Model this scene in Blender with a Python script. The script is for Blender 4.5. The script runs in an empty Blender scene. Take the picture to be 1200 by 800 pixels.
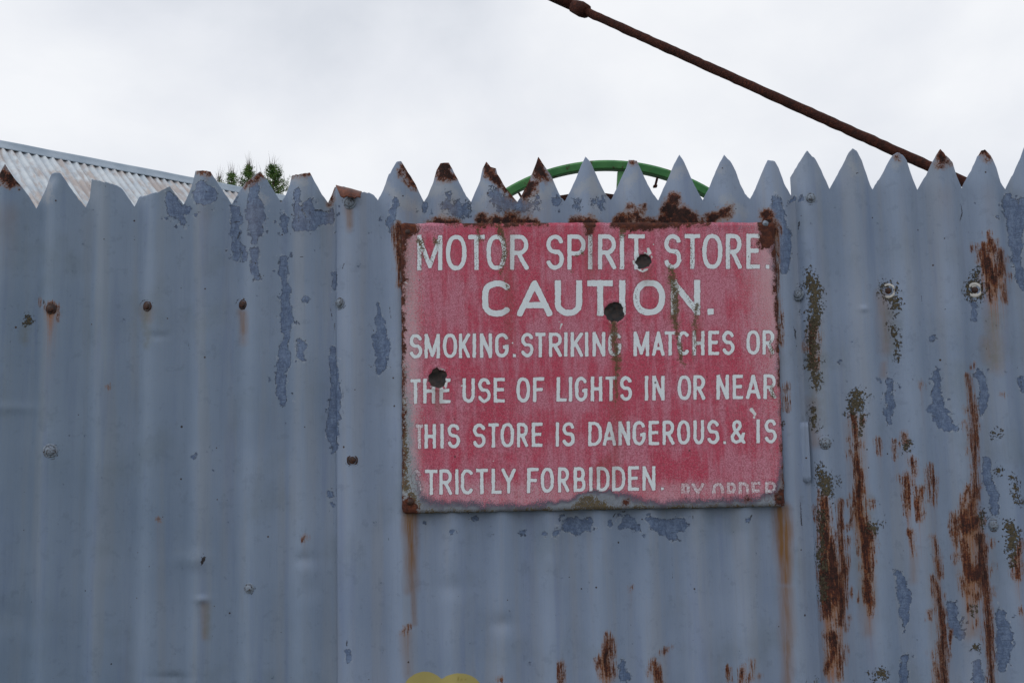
import bpy, bmesh, math, random
import numpy as np
from mathutils import Vector, Matrix
rnd = random.Random(7)
rs = np.random.RandomState(11)
SC = bpy.context.scene
COL = SC.collection
PI = math.pi

# ------------------------------------------------------------------ camera
YAW, PITCH, ROLL, FPX = 4.0, 6.5, 1.3, 1170.0
DIST, EYE = 1.57, 1.60
_y, _p, _r = map(math.radians, (YAW, PITCH, ROLL))
_R0 = np.array([math.cos(_y), -math.sin(_y), 0]); _F0 = np.array([math.sin(_y), math.cos(_y), 0])
CF = _F0 * math.cos(_p) + np.array([0, 0, math.sin(_p)])
_U0 = np.cross(_R0, CF)
CR = _R0 * math.cos(_r) - _U0 * math.sin(_r)
CU = _U0 * math.cos(_r) + _R0 * math.sin(_r)
CC = np.array([0, -DIST, EYE])
cd = bpy.data.cameras.new('camera'); cam = bpy.data.objects.new('camera', cd); COL.objects.link(cam)
cd.sensor_width = 36.0; cd.lens = 36.0 * FPX / 1200.0; cd.clip_start = 0.05; cd.clip_end = 3000
cam.matrix_world = Matrix(((CR[0], CU[0], -CF[0], CC[0]), (CR[1], CU[1], -CF[1], CC[1]), (CR[2], CU[2], -CF[2], CC[2]), (0, 0, 0, 1)))
SC.camera = cam

# ------------------------------------------------------------------ sky and sun: bright even overcast
SUN_EL, SUN_AZ = math.radians(42), math.radians(-98)      # azimuth measured from +Y (behind the fence) towards +X
w = bpy.data.worlds.new('World'); SC.world = w; w.use_nodes = True
nt = w.node_tree; nt.nodes.clear()
def N(t, **k):
    n = nt.nodes.new(t)
    for a, b in k.items(): setattr(n, a, b)
    return n
out = N('ShaderNodeOutputWorld'); bg = N('ShaderNodeBackground'); nt.links.new(bg.outputs[0], out.inputs[0])
sky = N('ShaderNodeTexSky', sky_type='NISHITA', sun_disc=False, sun_elevation=SUN_EL, sun_rotation=SUN_AZ)
skm = N('ShaderNodeMix', data_type='RGBA', blend_type='MULTIPLY'); skm.inputs[0].default_value = 1
nt.links.new(sky.outputs[0], skm.inputs[6]); skm.inputs[7].default_value = (0.1, 0.1, 0.1, 1)
tc = N('ShaderNodeTexCoord'); mp = N('ShaderNodeMapping'); mp.inputs['Scale'].default_value = (1, 1, 1.5); mp.inputs['Location'].default_value = (3.1, 1.7, 0.35)
nt.links.new(tc.outputs['Generated'], mp.inputs[0])
n1 = N('ShaderNodeTexNoise'); n1.inputs['Scale'].default_value = 2.6; n1.inputs['Detail'].default_value = 6; n1.inputs['Roughness'].default_value = 0.5; n1.inputs['Distortion'].default_value = 0.15
nt.links.new(mp.outputs[0], n1.inputs[0])
cr = N('ShaderNodeValToRGB'); e = cr.color_ramp.elements
e[0].position = 0.34; e[0].color = (0.70, 0.735, 0.80, 1); e[1].position = 0.62; e[1].color = (0.955, 0.97, 1.0, 1)
x = e.new(0.47); x.color = (0.83, 0.855, 0.91, 1)
nt.links.new(n1.outputs[0], cr.inputs[0])
mx = N('ShaderNodeMix', data_type='RGBA'); mx.inputs[0].default_value = 0.94
nt.links.new(skm.outputs[2], mx.inputs[6]); nt.links.new(cr.outputs[0], mx.inputs[7])
nt.links.new(mx.outputs[2], bg.inputs[0]); bg.inputs[1].default_value = 1.0
sl = bpy.data.lights.new('sun', 'SUN'); so = bpy.data.objects.new('sun', sl); COL.objects.link(so)
sl.energy = 0.75; sl.angle = math.radians(22); sl.color = (1, 0.97, 0.93)
sd = Vector((math.sin(SUN_AZ) * math.cos(SUN_EL), math.cos(SUN_AZ) * math.cos(SUN_EL), math.sin(SUN_EL)))
so.rotation_euler = (sd).to_track_quat('Z', 'Y').to_euler(); so.location = (0, 0, 20)
vs = SC.view_settings; vs.view_transform = 'Standard'; vs.look = 'None'; vs.exposure = 0; vs.gamma = 1; vs.use_curve_mapping = False

# ------------------------------------------------------------------ helpers
def ray(u, v):
    d = CF * FPX + CR * (u - 600) - CU * (v - 400)
    return d / math.sqrt((d * d).sum())
def at(u, v, y=0.0):
    d = ray(u, v); return CC + d * (y - CC[1]) / d[1]
def at_depth(u, v, dep):
    d = CF * FPX + CR * (u - 600) - CU * (v - 400); return CC + d / FPX * dep
def project(P):
    q = P - CC; z = q @ CF
    return 600 + FPX * (q @ CR) / z, 400 - FPX * (q @ CU) / z
def tag(o, label=None, cat=None, group=None, kind=None):
    if label: o['label'] = label
    if cat: o['category'] = cat
    if group: o['group'] = group
    if kind: o['kind'] = kind
    return o
def empty(name, loc):
    o = bpy.data.objects.new(name, None); o.location = loc; o.empty_display_size = 0.2; COL.objects.link(o); return o
def link(name, me, parent=None):
    o = bpy.data.objects.new(name, me); COL.objects.link(o)
    if parent is not None:
        o.parent = parent; o.matrix_parent_inverse = Matrix.Translation(-parent.location)
    return o
def mesh_np(name, V, Q, smooth=True):
    V = np.asarray(V, np.float32); Q = np.asarray(Q, np.int32)
    me = bpy.data.meshes.new(name); k = Q.shape[1]
    me.vertices.add(len(V)); me.vertices.foreach_set('co', V.ravel())
    me.loops.add(Q.size); me.loops.foreach_set('vertex_index', Q.ravel())
    me.polygons.add(len(Q)); me.polygons.foreach_set('loop_start', np.arange(0, Q.size, k, dtype=np.int32))
    try: me.polygons.foreach_set('loop_total', np.full(len(Q), k, np.int32))
    except Exception: pass
    me.polygons.foreach_set('use_smooth', np.full(len(Q), smooth))
    me.update(calc_edges=True); me.validate()
    return me
def grid_quads(nc, nr):
    i, j = np.meshgrid(np.arange(nc - 1), np.arange(nr - 1), indexing='ij')
    a = (i * nr + j).ravel(); return np.stack([a, a + nr, a + nr + 1, a + 1], 1)
def attr(me, name, vals):
    a = me.attributes.new(name, 'FLOAT', 'POINT'); a.data.foreach_set('value', np.asarray(vals, np.float32))

# signed distance of chains of round strokes, in photo-scale units on the surface
def strokes_field(u, v, strokes, soft=3.0, warp=None):
    F = np.full(u.shape, -1.0)
    if warp is not None: u = u + warp[0]; v = v + warp[1]
    for s in strokes:
        sf = soft
        if isinstance(s[0], str): sf = float(s[0]); s = s[1:]
        if len(s) == 1: s = [s[0], s[0]]
        for (x0, y0, r0), (x1, y1, r1) in zip(s[:-1], s[1:]):
            m = max(r0, r1) + sf
            k = np.nonzero((u > min(x0, x1) - m) & (u < max(x0, x1) + m) & (v > min(y0, y1) - m) & (v < max(y0, y1) + m))[0]
            if not len(k): continue
            px, py = u[k] - x0, v[k] - y0; dx, dy = x1 - x0, y1 - y0; L = dx * dx + dy * dy
            t = np.clip((px * dx + py * dy) / L, 0, 1) if L > 0 else 0 * px
            d = np.hypot(px - t * dx, py - t * dy)
            F[k] = np.maximum(F[k], np.clip(((r0 + (r1 - r0) * t) - d) / sf, -1, 1))
    return F
def vnoise(u, v, sc, seed):
    r = np.random.RandomState(seed); T = r.rand(256, 256)
    x = u / sc + 1000; y = v / sc + 1000; xi = np.floor(x).astype(int); yi = np.floor(y).astype(int)
    fx = x - xi; fy = y - yi; fx = fx * fx * (3 - 2 * fx); fy = fy * fy * (3 - 2 * fy)
    g = lambda a, b: T[a % 256, b % 256]
    return (g(xi, yi) * (1 - fx) + g(xi + 1, yi) * fx) * (1 - fy) + (g(xi, yi + 1) * (1 - fx) + g(xi + 1, yi + 1) * fx) * fy - 0.5
def warp2(u, v, a=5.0):
    return (vnoise(u, v, 11, 1) * a + vnoise(u, v, 4, 2) * a * .6, vnoise(u, v, 11, 3) * a + vnoise(u, v, 4, 4) * a * .6)

# node graph helper
class G:
    def __init__(s, name):
        s.m = bpy.data.materials.new(name); s.m.use_nodes = True; s.t = s.m.node_tree; s.t.nodes.clear()
        s.o = s.t.nodes.new('ShaderNodeOutputMaterial'); s.b = s.t.nodes.new('ShaderNodeBsdfPrincipled')
        s.t.links.new(s.b.outputs[0], s.o.inputs[0]); s.tc = s.t.nodes.new('ShaderNodeTexCoord')
    def put(s, sock, v):
        if isinstance(v, bpy.types.NodeSocket): s.t.links.new(v, sock)
        elif isinstance(v, (tuple, list)) and len(v) == 3 and sock.type == 'RGBA': sock.default_value = (*v, 1)
        elif sock.type == 'RGBA' and isinstance(v, (int, float)): sock.default_value = (v, v, v, 1)
        else: sock.default_value = v
    def math(s, op, a, b=0.0, c=0.0, clamp=False):
        n = s.t.nodes.new('ShaderNodeMath'); n.operation = op; n.use_clamp = clamp
        s.put(n.inputs[0], a); s.put(n.inputs[1], b); s.put(n.inputs[2], c); return n.outputs[0]
    def add(s, a, b): return s.math('ADD', a, b)
    def sub(s, a, b): return s.math('SUBTRACT', a, b)
    def mul(s, a, b): return s.math('MULTIPLY', a, b)
    def step(s, v, lo, hi, to0=0.0, to1=1.0):
        n = s.t.nodes.new('ShaderNodeMapRange'); n.interpolation_type = 'SMOOTHSTEP'
        s.put(n.inputs[0], v); n.inputs[1].default_value = lo; n.inputs[2].default_value = hi
        n.inputs[3].default_value = to0; n.inputs[4].default_value = to1; return n.outputs[0]
    def at(s, name):
        n = s.t.nodes.new('ShaderNodeAttribute'); n.attribute_name = name; return n.outputs['Fac']
    def noise(s, scale, detail=3, rough=0.55, sc=None, dist=0.0, loc=(0, 0, 0)):
        n = s.t.nodes.new('ShaderNodeTexNoise'); n.inputs['Scale'].default_value = scale
        n.inputs['Detail'].default_value = detail; n.inputs['Roughness'].default_value = rough; n.inputs['Distortion'].default_value = dist
        mp = s.t.nodes.new('ShaderNodeMapping'); mp.inputs['Scale'].default_value = sc or (1, 1, 1); mp.inputs['Location'].default_value = loc
        s.t.links.new(s.tc.outputs['Object'], mp.inputs[0]); s.t.links.new(mp.outputs[0], n.inputs[0]); return n.outputs['Fac']
    def voro(s, scale, feature='F1', sc=None, rand=1.0):
        n = s.t.nodes.new('ShaderNodeTexVoronoi'); n.feature = feature; n.inputs['Scale'].default_value = scale; n.inputs['Randomness'].default_value = rand
        mp = s.t.nodes.new('ShaderNodeMapping'); mp.inputs['Scale'].default_value = sc or (1, 1, 1)
        s.t.links.new(s.tc.outputs['Object'], mp.inputs[0]); s.t.links.new(mp.outputs[0], n.inputs[0]); return n
    def mix(s, f, a, b, bt='MIX'):
        n = s.t.nodes.new('ShaderNodeMix'); n.data_type = 'RGBA'; n.blend_type = bt
        s.put(n.inputs[0], f); s.put(n.inputs[6], a); s.put(n.inputs[7], b); return n.outputs[2]
    def ramp(s, f, stops):
        n = s.t.nodes.new('ShaderNodeValToRGB'); el = n.color_ramp.elements
        el[0].position = stops[0][0]; el[0].color = (*stops[0][1], 1); el[1].position = stops[-1][0]; el[1].color = (*stops[-1][1], 1)
        for p, c in stops[1:-1]: q = el.new(p); q.color = (*c, 1)
        s.put(n.inputs[0], f); return n.outputs[0]
    def bump(s, h, dist, strength=1.0, prev=None):
        n = s.t.nodes.new('ShaderNodeBump'); n.inputs['Distance'].default_value = dist; n.inputs['Strength'].default_value = strength
        s.put(n.inputs['Height'], h)
        if prev is not None: s.t.links.new(prev, n.inputs['Normal'])
        return n.outputs[0]
    def fin(s, col, rough=0.6, normal=None, metal=0.0, spec=0.5):
        s.put(s.b.inputs['Base Color'], col); s.put(s.b.inputs['Roughness'], rough); s.put(s.b.inputs['Metallic'], metal)
        s.put(s.b.inputs['Specular IOR Level'], spec)
        if normal is not None: s.put(s.b.inputs['Normal'], normal)
        return s.m

def rust_colour(g, f=None, hot=0.0):
    a = g.noise(160, 5, 0.65); b = g.noise(600, 3, 0.6); c = g.noise(30, 2)
    v = g.add(g.mul(a, 0.6), g.add(g.mul(b, 0.25), g.mul(c, 0.25)))
    if f is not None: v = g.add(v, f)
    return g.ramp(g.add(v, hot), [(0.30, (0.020, 0.009, 0.008)), (0.48, (0.080, 0.024, 0.016)), (0.62, (0.175, 0.050, 0.022)), (0.78, (0.36, 0.125, 0.038))])

# ------------------------------------------------------------------ materials
def fence_material():
    g = G('blue_grey_paint_on_iron')
    nf = g.noise(420, 4, 0.65); nm = g.noise(110, 4, 0.6); nl = g.noise(5, 3, 0.5); ns = g.noise(1, 5, 0.6, sc=(300, 300, 24)); nb = g.noise(1, 3, 0.5, sc=(34, 34, 2.2))
    # main coat
    base = g.mix(g.step(nl, 0.3, 0.7), (0.222, 0.290, 0.420), (0.268, 0.335, 0.468))
    base = g.mix(g.mul(g.step(nb, 0.48, 0.68), 0.36), base, (0.285, 0.295, 0.325))           # dusty run-down bands
    base = g.mix(g.mul(g.step(g.noise(1, 3, 0.5, sc=(46, 46, 3.0), loc=(3, 3, 1)), 0.52, 0.75), 0.5), base, (0.175, 0.235, 0.400))
    base = g.mix(g.mul(g.step(g.noise(9, 4, 0.6, loc=(5, 1, 2)), 0.5, 0.75), 0.35), base, (0.150, 0.185, 0.205))
    base = g.mix(g.mul(g.step(nf, 0.35, 0.7), 0.22), base, (0.30, 0.34, 0.40))
    base = g.mix(g.mul(g.step(g.noise(1100, 2, 0.6), 0.55, 0.75), 0.18), base, (0.09, 0.12, 0.16))
    br = g.noise(1, 5, 0.7, sc=(480, 480, 14), loc=(9, 4, 2)); base = g.mix(g.mul(g.step(br, 0.50, 0.68), 0.16), base, (0.30, 0.35, 0.43)); base = g.mix(g.mul(g.step(br, 0.46, 0.32), 0.15), base, (0.13, 0.17, 0.24))
    base = g.mix(g.mul(g.step(g.noise(55, 5, 0.7, loc=(2, 8, 1)), 0.56, 0.66), 0.25), base, (0.145, 0.185, 0.255))
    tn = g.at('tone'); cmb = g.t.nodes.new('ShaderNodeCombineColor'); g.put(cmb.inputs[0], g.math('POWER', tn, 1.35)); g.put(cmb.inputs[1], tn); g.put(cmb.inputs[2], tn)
    base = g.mix(1.0, base, cmb.outputs[0], 'MULTIPLY')          # tone differs per sheet; the left one darkens towards its left end
    ck = g.step(g.add(g.at('chalk'), g.add(g.mul(g.sub(nm, .5), 1.4), g.mul(g.sub(nf, .5), 1.6))), -0.5, 0.6); base = g.mix(g.mul(ck, .6), base, (0.36, 0.385, 0.43))
    # random scratches and chips
    v = g.voro(52); rr = g.t.nodes.new('ShaderNodeSeparateColor'); g.t.links.new(v.outputs['Color'], rr.inputs[0])
    size = g.math('MULTIPLY', g.math('POWER', rr.outputs[0], 4.0), 0.11)
    chip = g.step(g.sub(g.add(v.outputs['Distance'], g.mul(nf, 0.03)), size), 0.012, 0.002)
    v2 = g.voro(11, sc=(1, 1, 0.6)); r2 = g.t.nodes.new('ShaderNodeSeparateColor'); g.t.links.new(v2.outputs['Color'], r2.inputs[0])
    chip2 = g.step(g.sub(g.add(v2.outputs['Distance'], g.mul(g.sub(nm, .5), 0.18)), g.mul(g.math('POWER', r2.outputs[1], 5.0), 0.05)), 0.014, 0.0)
    # peeled patches of the older, bluer coat
    nq = g.noise(62, 3, 0.6, dist=.6, loc=(1, 5, 3)); B = g.add(g.add(g.at('blue'), g.mul(g.sub(nq, 0.5), 2.6)), g.add(g.mul(g.sub(nm, 0.5), 2.6), g.mul(g.sub(nf, 0.5), 2.4)))
    bm = g.step(B, -0.05, 0.12)
    bcol = g.mix(g.step(g.noise(1, 4, 0.7, sc=(150, 150, 90)), 0.35, 0.65), (0.095, 0.145, 0.260), (0.175, 0.245, 0.385))
    bcol = g.mix(g.mul(g.step(nf, 0.48, 0.60), 0.45), bcol, (0.060, 0.085, 0.14)); bcol = g.mix(g.mul(g.step(g.noise(1, 3, .6, sc=(60, 60, 420)), .52, .60), .4), bcol, (0.055, 0.08, 0.15))
    col = g.mix(bm, base, bcol)
    ba = g.math('ABSOLUTE', g.sub(B, 0.02)); edge = g.mul(g.step(ba, 0.26, 0.05), g.step(g.noise(130, 3), 0.47, 0.56))
    edge = g.mul(edge, g.step(g.at('blue'), -0.97, -0.6))
    col = g.mix(g.mul(edge, 0.62), col, (0.022, 0.025, 0.035))  # shadow line along the peeled edges, painted into the colour
    lip = g.mul(g.step(g.math('ABSOLUTE', g.add(B, 0.30)), 0.22, 0.03), g.mul(g.step(g.noise(90, 3, loc=(7, 7, 7)), 0.50, 0.58), g.step(g.at('blue'), -0.97, -0.6)))
    col = g.mix(g.mul(lip, 0.5), col, (0.42, 0.46, 0.52))  # highlight on the lifted paint edge, painted as a pale colour
    dk = g.add(g.at('crack'), g.mul(g.sub(nf, 0.5), 1.6)); col = g.mix(g.mul(g.step(dk, 0.0, 0.3), 0.9), col, (0.018, 0.018, 0.022))
    # soft stains
    st = g.at('stain'); col = g.mix(g.math('MULTIPLY', g.mul(st, 1.15), g.step(ns, 0.2, 0.6, 0.55, 1.0), clamp=True), col, (0.245, 0.130, 0.045))
    og = g.at('ochre'); col = g.mix(g.math('MULTIPLY', g.mul(og, 1.1), g.step(ns, 0.2, 0.65, 0.5, 1.0), clamp=True), col, (0.205, 0.098, 0.030))
    gr = g.at('green'); col = g.mix(g.mul(gr, g.step(nm, 0.25, 0.65, 0.3, 1.0)), col, (0.14, 0.145, 0.105))
    # rust
    ns2 = g.noise(1, 4, 0.7, sc=(700, 700, 60), loc=(4, 2, 1))
    iso = g.at('iso'); nr = g.noise(70, 4, 0.65, loc=(3, 1, 6))
    sn = g.add(g.mul(g.sub(ns, 0.5), 3.8), g.add(g.mul(g.sub(ns2, 0.5), 2.8), g.mul(g.sub(nr, .5), 1.4))); bn = g.add(g.mul(g.sub(nm, 0.5), 2.6), g.mul(g.sub(nr, 0.5), 2.2))
    Rr = g.add(g.add(g.at('rust'), -0.24), g.add(g.add(g.mul(sn, g.sub(1.0, iso)), g.mul(bn, iso)), g.mul(g.sub(nf, 0.5), 2.0)))
    rm = g.mul(g.step(Rr, -0.22, 0.32), g.step(g.at('rust'), -0.97, -0.6))
    rc = rust_colour(g, g.add(g.step(Rr, 0.0, 0.75, 0.17, -0.17), g.mul(iso, -0.05)))
    col = g.mix(g.mul(g.mul(g.step(g.add(g.at('drip'), g.mul(g.sub(g.noise(1, 4, .7, sc=(560, 560, 5), loc=(1, 1, 9)), .5), 1.6)), 0.25, 0.85), g.step(nf, .3, .6, .6, 1.0)), .85), col, (0.27, 0.105, 0.032))
    halo = g.mul(g.step(Rr, -1.0, 0.0), g.step(g.at('rust'), -0.99, -0.4))
    col = g.mix(g.mul(halo, 0.62), col, (0.26, 0.125, 0.055)); col = g.mix(rm, col, rc)
    # moss and lichen
    nsp = g.noise(230, 3, 0.6, loc=(8, 2, 4)); M = g.add(g.add(g.at('moss'), 0.0), g.add(g.mul(g.sub(nsp, 0.5), 5.5), g.mul(g.sub(nf, 0.5), 3.0)))
    mm = g.mul(g.step(M, -0.05, 0.45), g.step(g.at('moss'), -0.98, -0.7))
    mcol = g.mix(g.step(g.noise(380, 4, 0.7), 0.32, 0.6), (0.036, 0.036, 0.026), (0.125, 0.100, 0.060))
    col = g.mix(mm, col, mcol)
    col = g.mix(g.math('MAXIMUM', chip, chip2), col, g.mix(rr.outputs[1], (0.02, 0.02, 0.026), (0.055, 0.028, 0.02)))
    Y = g.step(g.add(g.at('yellow'), g.mul(g.sub(nf, 0.5), 0.6)), -0.05, 0.15); col = g.mix(g.mul(Y, 0.9), col, (0.46, 0.38, 0.10))
    raw = g.at('raw'); col = g.mix(g.step(raw, 0.35, 0.65), col, rust_colour(g, hot=0.0))
    rough = g.mix(g.math('MAXIMUM', rm, mm), g.add(0.40, g.mul(nf, 0.14)), 0.92)
    h = g.add(g.mul(bm, -1.0), g.add(g.mul(rm, g.mul(nf, 2.0)), g.mul(mm, g.mul(nf, 3.0))))
    nrm = g.bump(h, 0.0009, 1.0); nrm = g.bump(nf, 0.00022, 0.6, nrm); nrm = g.bump(g.noise(9, 3, 0.5), 0.006, 0.30, nrm)
    return g.fin(col, rough, nrm, spec=0.42)

def sign_material():
    g = G('worn_red_enamel')
    nf = g.noise(520, 4, 0.7); nx = g.noise(900, 2, 0.7); nm = g.noise(140, 4, 0.6); nl = g.noise(16, 4, 0.6); ns = g.noise(1, 4, 0.65, sc=(90, 90, 9))
    red = g.mix(g.step(g.add(g.mul(nl, 0.5), g.mul(ns, 0.5)), 0.42, 0.58), (0.55, 0.048, 0.105), (0.60, 0.215, 0.300))
    red = g.mix(g.mul(g.step(nm, 0.50, 0.66), .35), red, (0.62, 0.25, 0.32)); red = g.mix(g.mul(g.step(g.noise(230, 4, .7, loc=(4, 4, 1)), 0.50, 0.64), .5), red, (0.33, 0.045, 0.075)); red = g.mix(g.mul(g.step(nf, 0.46, 0.60), .75), red, (0.30, 0.035, 0.065))
    red = g.mix(g.mul(g.step(nx, 0.52, 0.70), 0.55), red, (0.62, 0.34, 0.40))
    fd = g.add(g.at('fade'), g.add(g.mul(g.sub(nx, 0.5), 2.6), g.mul(g.sub(nf, 0.5), 1.6)))
    fade = g.mul(g.step(fd, -0.35, 0.40), 1.0)
    grey = g.mix(g.step(g.add(g.at('fade'), g.mul(g.sub(nm, .5), .8)), 0.25, 1.3), (0.095, 0.088, 0.135), (0.27, 0.305, 0.355))
    lf = g.add(g.at('side'), 0.0); grey = g.mix(g.step(lf, 0.2, 0.8), grey, (0.34, 0.38, 0.42))
    grey = g.mix(g.mul(g.step(nf, 0.42, 0.62), 0.45), grey, (0.15, 0.165, 0.17))
    red = g.mix(g.mul(g.step(g.add(g.at('pale'), g.mul(g.sub(nx, .5), 2.0)), 0.15, 1.0), .75), red, (0.62, 0.46, 0.50))
    col = g.mix(fade, red, grey)
    # lettering, flat paint
    L = g.add(g.at('letters'), g.add(g.mul(g.sub(nx, 0.5), 0.9), g.mul(g.sub(nf, 0.5), 0.5)))
    wear = g.step(g.add(g.at('faint'), g.mul(g.sub(nf, 0.5), 1.1)), 0.35, 0.75)
    lm = g.mul(g.step(L, -0.12, 0.2), g.sub(1.0, wear))
    out_ = g.mul(g.step(g.math('ABSOLUTE', g.add(L, 0.28)), 0.28, 0.0), g.mul(g.step(g.at('letters'), -0.98, -0.6), 0.75))
    col = g.mix(out_, col, (0.12, 0.03, 0.05))
    lcol = g.mix(g.step(nx, 0.35, 0.7), (0.70, 0.78, 0.83), (0.86, 0.92, 0.96))
    lcol = g.mix(g.mul(g.step(g.noise(700, 3, .7), 0.60, 0.70), 0.5), lcol, (0.32, 0.30, 0.33))
    lcol = g.mix(g.step(g.add(g.mul(g.at('grime'), 1.0), g.mul(g.sub(nf, 0.5), 3.2)), .75, 1.05), lcol, (0.07, 0.065, 0.05))
    col = g.mix(lm, col, lcol)
    # pits
    v = g.voro(60); rr = g.t.nodes.new('ShaderNodeSeparateColor'); g.t.links.new(v.outputs['Color'], rr.inputs[0])
    pit = g.step(g.sub(g.add(v.outputs['Distance'], g.mul(nf, 0.04)), g.mul(g.math('POWER', rr.outputs[0], 7.0), 0.14)), 0.02, 0.0)
    col = g.mix(g.mul(pit, 0.8), col, (0.05, 0.02, 0.02))
    # moss, drips
    M = g.add(g.add(g.at('moss'), -.1), g.add(g.mul(g.sub(nf, 0.5), 6.5), g.mul(g.sub(nm, 0.5), 3.4)))
    mm = g.mul(g.step(M, -0.1, 0.5), g.step(g.at('moss'), -0.98, -0.6))
    mc = g.mix(g.step(nf, 0.38, 0.62), (0.045, 0.034, 0.018), (0.150, 0.105, 0.045))
    st = g.at('stain'); col = g.mix(g.mul(st, g.step(nf, 0.3, 0.65, 0.35, 0.9)), col, (0.17, 0.065, 0.030))
    col = g.mix(g.mul(mm, 0.92), col, mc)
    wh = g.step(g.add(g.at('white'), g.mul(g.sub(nm, 0.5), 1.6)), 0.0, 0.2); col = g.mix(wh, col, (0.72, 0.74, 0.76))
    Rr = g.add(g.at('rust'), g.add(g.mul(g.sub(nm, 0.5), 2.6), g.mul(g.sub(nf, 0.5), 3.0)))
    rm = g.mul(g.step(Rr, -0.1, 0.2), g.step(g.at('rust'), -0.98, -0.7))
    halo = g.mul(g.step(Rr, -0.9, 0.0), g.step(g.at('rust'), -0.98, -0.4)); col = g.mix(g.mul(halo, 0.4), col, (0.20, 0.075, 0.035))
    col = g.mix(rm, col, rust_colour(g, hot=-.06))
    pc = g.at('pit'); col = g.mix(g.step(g.add(pc, g.mul(g.sub(nm, 0.5), 0.8)), 0.0, 0.3), col, g.mix(g.step(nm, 0.42, 0.62), (0.007, 0.006, 0.007), (0.030, 0.016, 0.013)))
    dull = g.math('MAXIMUM', g.math('MAXIMUM', rm, mm), fade)
    nrm = g.bump(g.add(g.mul(rm, g.mul(nf, 2)), g.mul(wh, -1.0)), 0.0006, 0.9); nrm = g.bump(nf, 0.0002, 0.5, nrm); nrm = g.bump(g.noise(12, 2), 0.003, 0.3, nrm)
    return g.fin(col, g.mix(dull, g.add(0.38, g.mul(nf, 0.2)), 0.9), nrm, spec=0.4)

def rust_material(name, hot=0.0, bumpd=0.0006, dark=1.0):
    g = G(name); c = rust_colour(g, hot=hot)
    c = g.mix(1.0, c, (dark, dark, dark), 'MULTIPLY')
    return g.fin(c, 0.9, g.bump(g.add(g.noise(260, 5, 0.7), g.noise(60, 3)), bumpd * 3, 0.9), spec=0.25)
def bolt_material(name, c1, c2, thr):
    g = G(name); n = g.noise(330, 4, 0.65); col = g.mix(g.step(n, thr, thr + 0.13), c1, c2)
    return g.fin(col, g.mix(g.step(n, thr, thr + .13), 0.5, 0.9), g.bump(n, 0.0008, 0.7), spec=0.4)

M_FENCE = fence_material(); M_SIGN = sign_material()
M_RUST = rust_material('dark_rust')
M_BOLT_RUST = bolt_material('rusty_bolt', (0.034, 0.016, 0.013), (0.11, 0.040, 0.020), 0.5)
M_BOLT_PAINT = bolt_material('painted_bolt', (0.215, 0.260, 0.325), (0.055, 0.04, 0.035), 0.50)
M_BOLT_PALE = bolt_material('pale_washer', (0.62, 0.60, 0.57), (0.10, 0.055, 0.035), 0.62)

# ------------------------------------------------------------------ marks read from the photograph, in fence-face coordinates
BLUE = [
 [(236,216,5),(240,230,12),(246,225,8)], [(198,230,5),(206,245,9),(212,258,6)], [(206,245,8),(221,247,5)],
 [(298,218,5),(297,235,7),(300,255,11),(299,270,7),(299,282,3)], [(276,244,6),(277,258,8)], [(276,270,5),(277,290,5),(279,302,4)], [(286,290,4),(288,302,4)],
 [(299,294,4),(300,320,5),(302,328,3)], [(333,258,5),(334,268,5)], [(348,225,4),(350,245,6),(352,262,8),(362,262,9),(374,256,9),(386,258,8)], [(362,238,5),(364,250,6)], [(388,250,5)],
 [(332,304,5),(331,322,4)], [(333,320,5),(335,345,6),(337,375,6.5),(335,400,6),(333,420,6),(329,445,6),(332,465,5),(333,473,3)],
 [(353,405,4),(354,418,5)], [(349,399,2)], [(393,322,2),(392,340,3)], [(390,410,4),(391,430,5),(393,455,5),(392,480,6),(391,500,9),(390,512,7),(393,527,3)],
 [(443,355,2),(446,375,4),(444,395,7),(449,410,9),(446,424,8),(445,436,4)], [(388,578,4)], [(391,592,2)], [(407,764,3),(408,772,4)], [(358,352,3)],
 [(463,234,4),(458,262,5),(460,270,4)], [(497,244,5)],
 ['9',(525,238,6),(545,247,8),(535,246,9)], ['9',(578,228,7),(590,238,11),(605,243,8),(625,238,7)], [(651,237,6)], ['8',(700,240,6)], ['8',(676,238,4)],
 [(909,230,4),(912,250,7),(916,270,8),(918,295,8),(920,315,5)], [(928,235,4)], [(940,233,4)],
 [(1182,235,8),(1188,250,12),(1190,275,8),(1192,305,6),(1194,320,5),(1200,335,5)], [(1205,240,12),(1215,260,10)],
 [(1140,355,3),(1141,372,3.5)], [(1093,397,3)], [(982,423,2.5)], [(1042,448,5),(1043,470,6),(1041,492,4)],
 [(1097,435,4),(1097,455,6),(1099,475,8),(1105,495,9),(1115,500,5),(1122,502,2)], [(1090,478,4)],
 [(1148,438,5),(1153,460,6),(1152,480,4),(1150,488,2)], [(1196,445,4),(1198,455,4)], [(1155,540,5),(1157,560,6),(1162,580,6),(1165,602,4)],
 [(1052,672,5),(1056,690,6),(1060,705,7),(1060,725,4),(1061,737,2)], [(1059,770,5),(1060,800,6)], [(1114,710,5),(1119,730,7),(1124,745,6)],
 [(1174,720,6),(1176,745,9),(1176,770,8),(1174,782,5)], [(1145,775,4),(1147,800,6)],
 [(662,615,6),(675,616,9),(688,615,7)], [(727,616,3),(737,612,8),(747,618,5)], [(760,607,3),(772,615,8),(786,618,11),(799,613,7)], [(790,625,6)], [(714,612,3)], [(878,610,3)],
 [(728,775,3),(730,790,6)], [(530,622,3)], [(614,625,4)], [(638,627,3)], [(651,625,3)], [(497,612,3)], [(555,607,2)],
 [(230,534,2.5)]]
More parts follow.
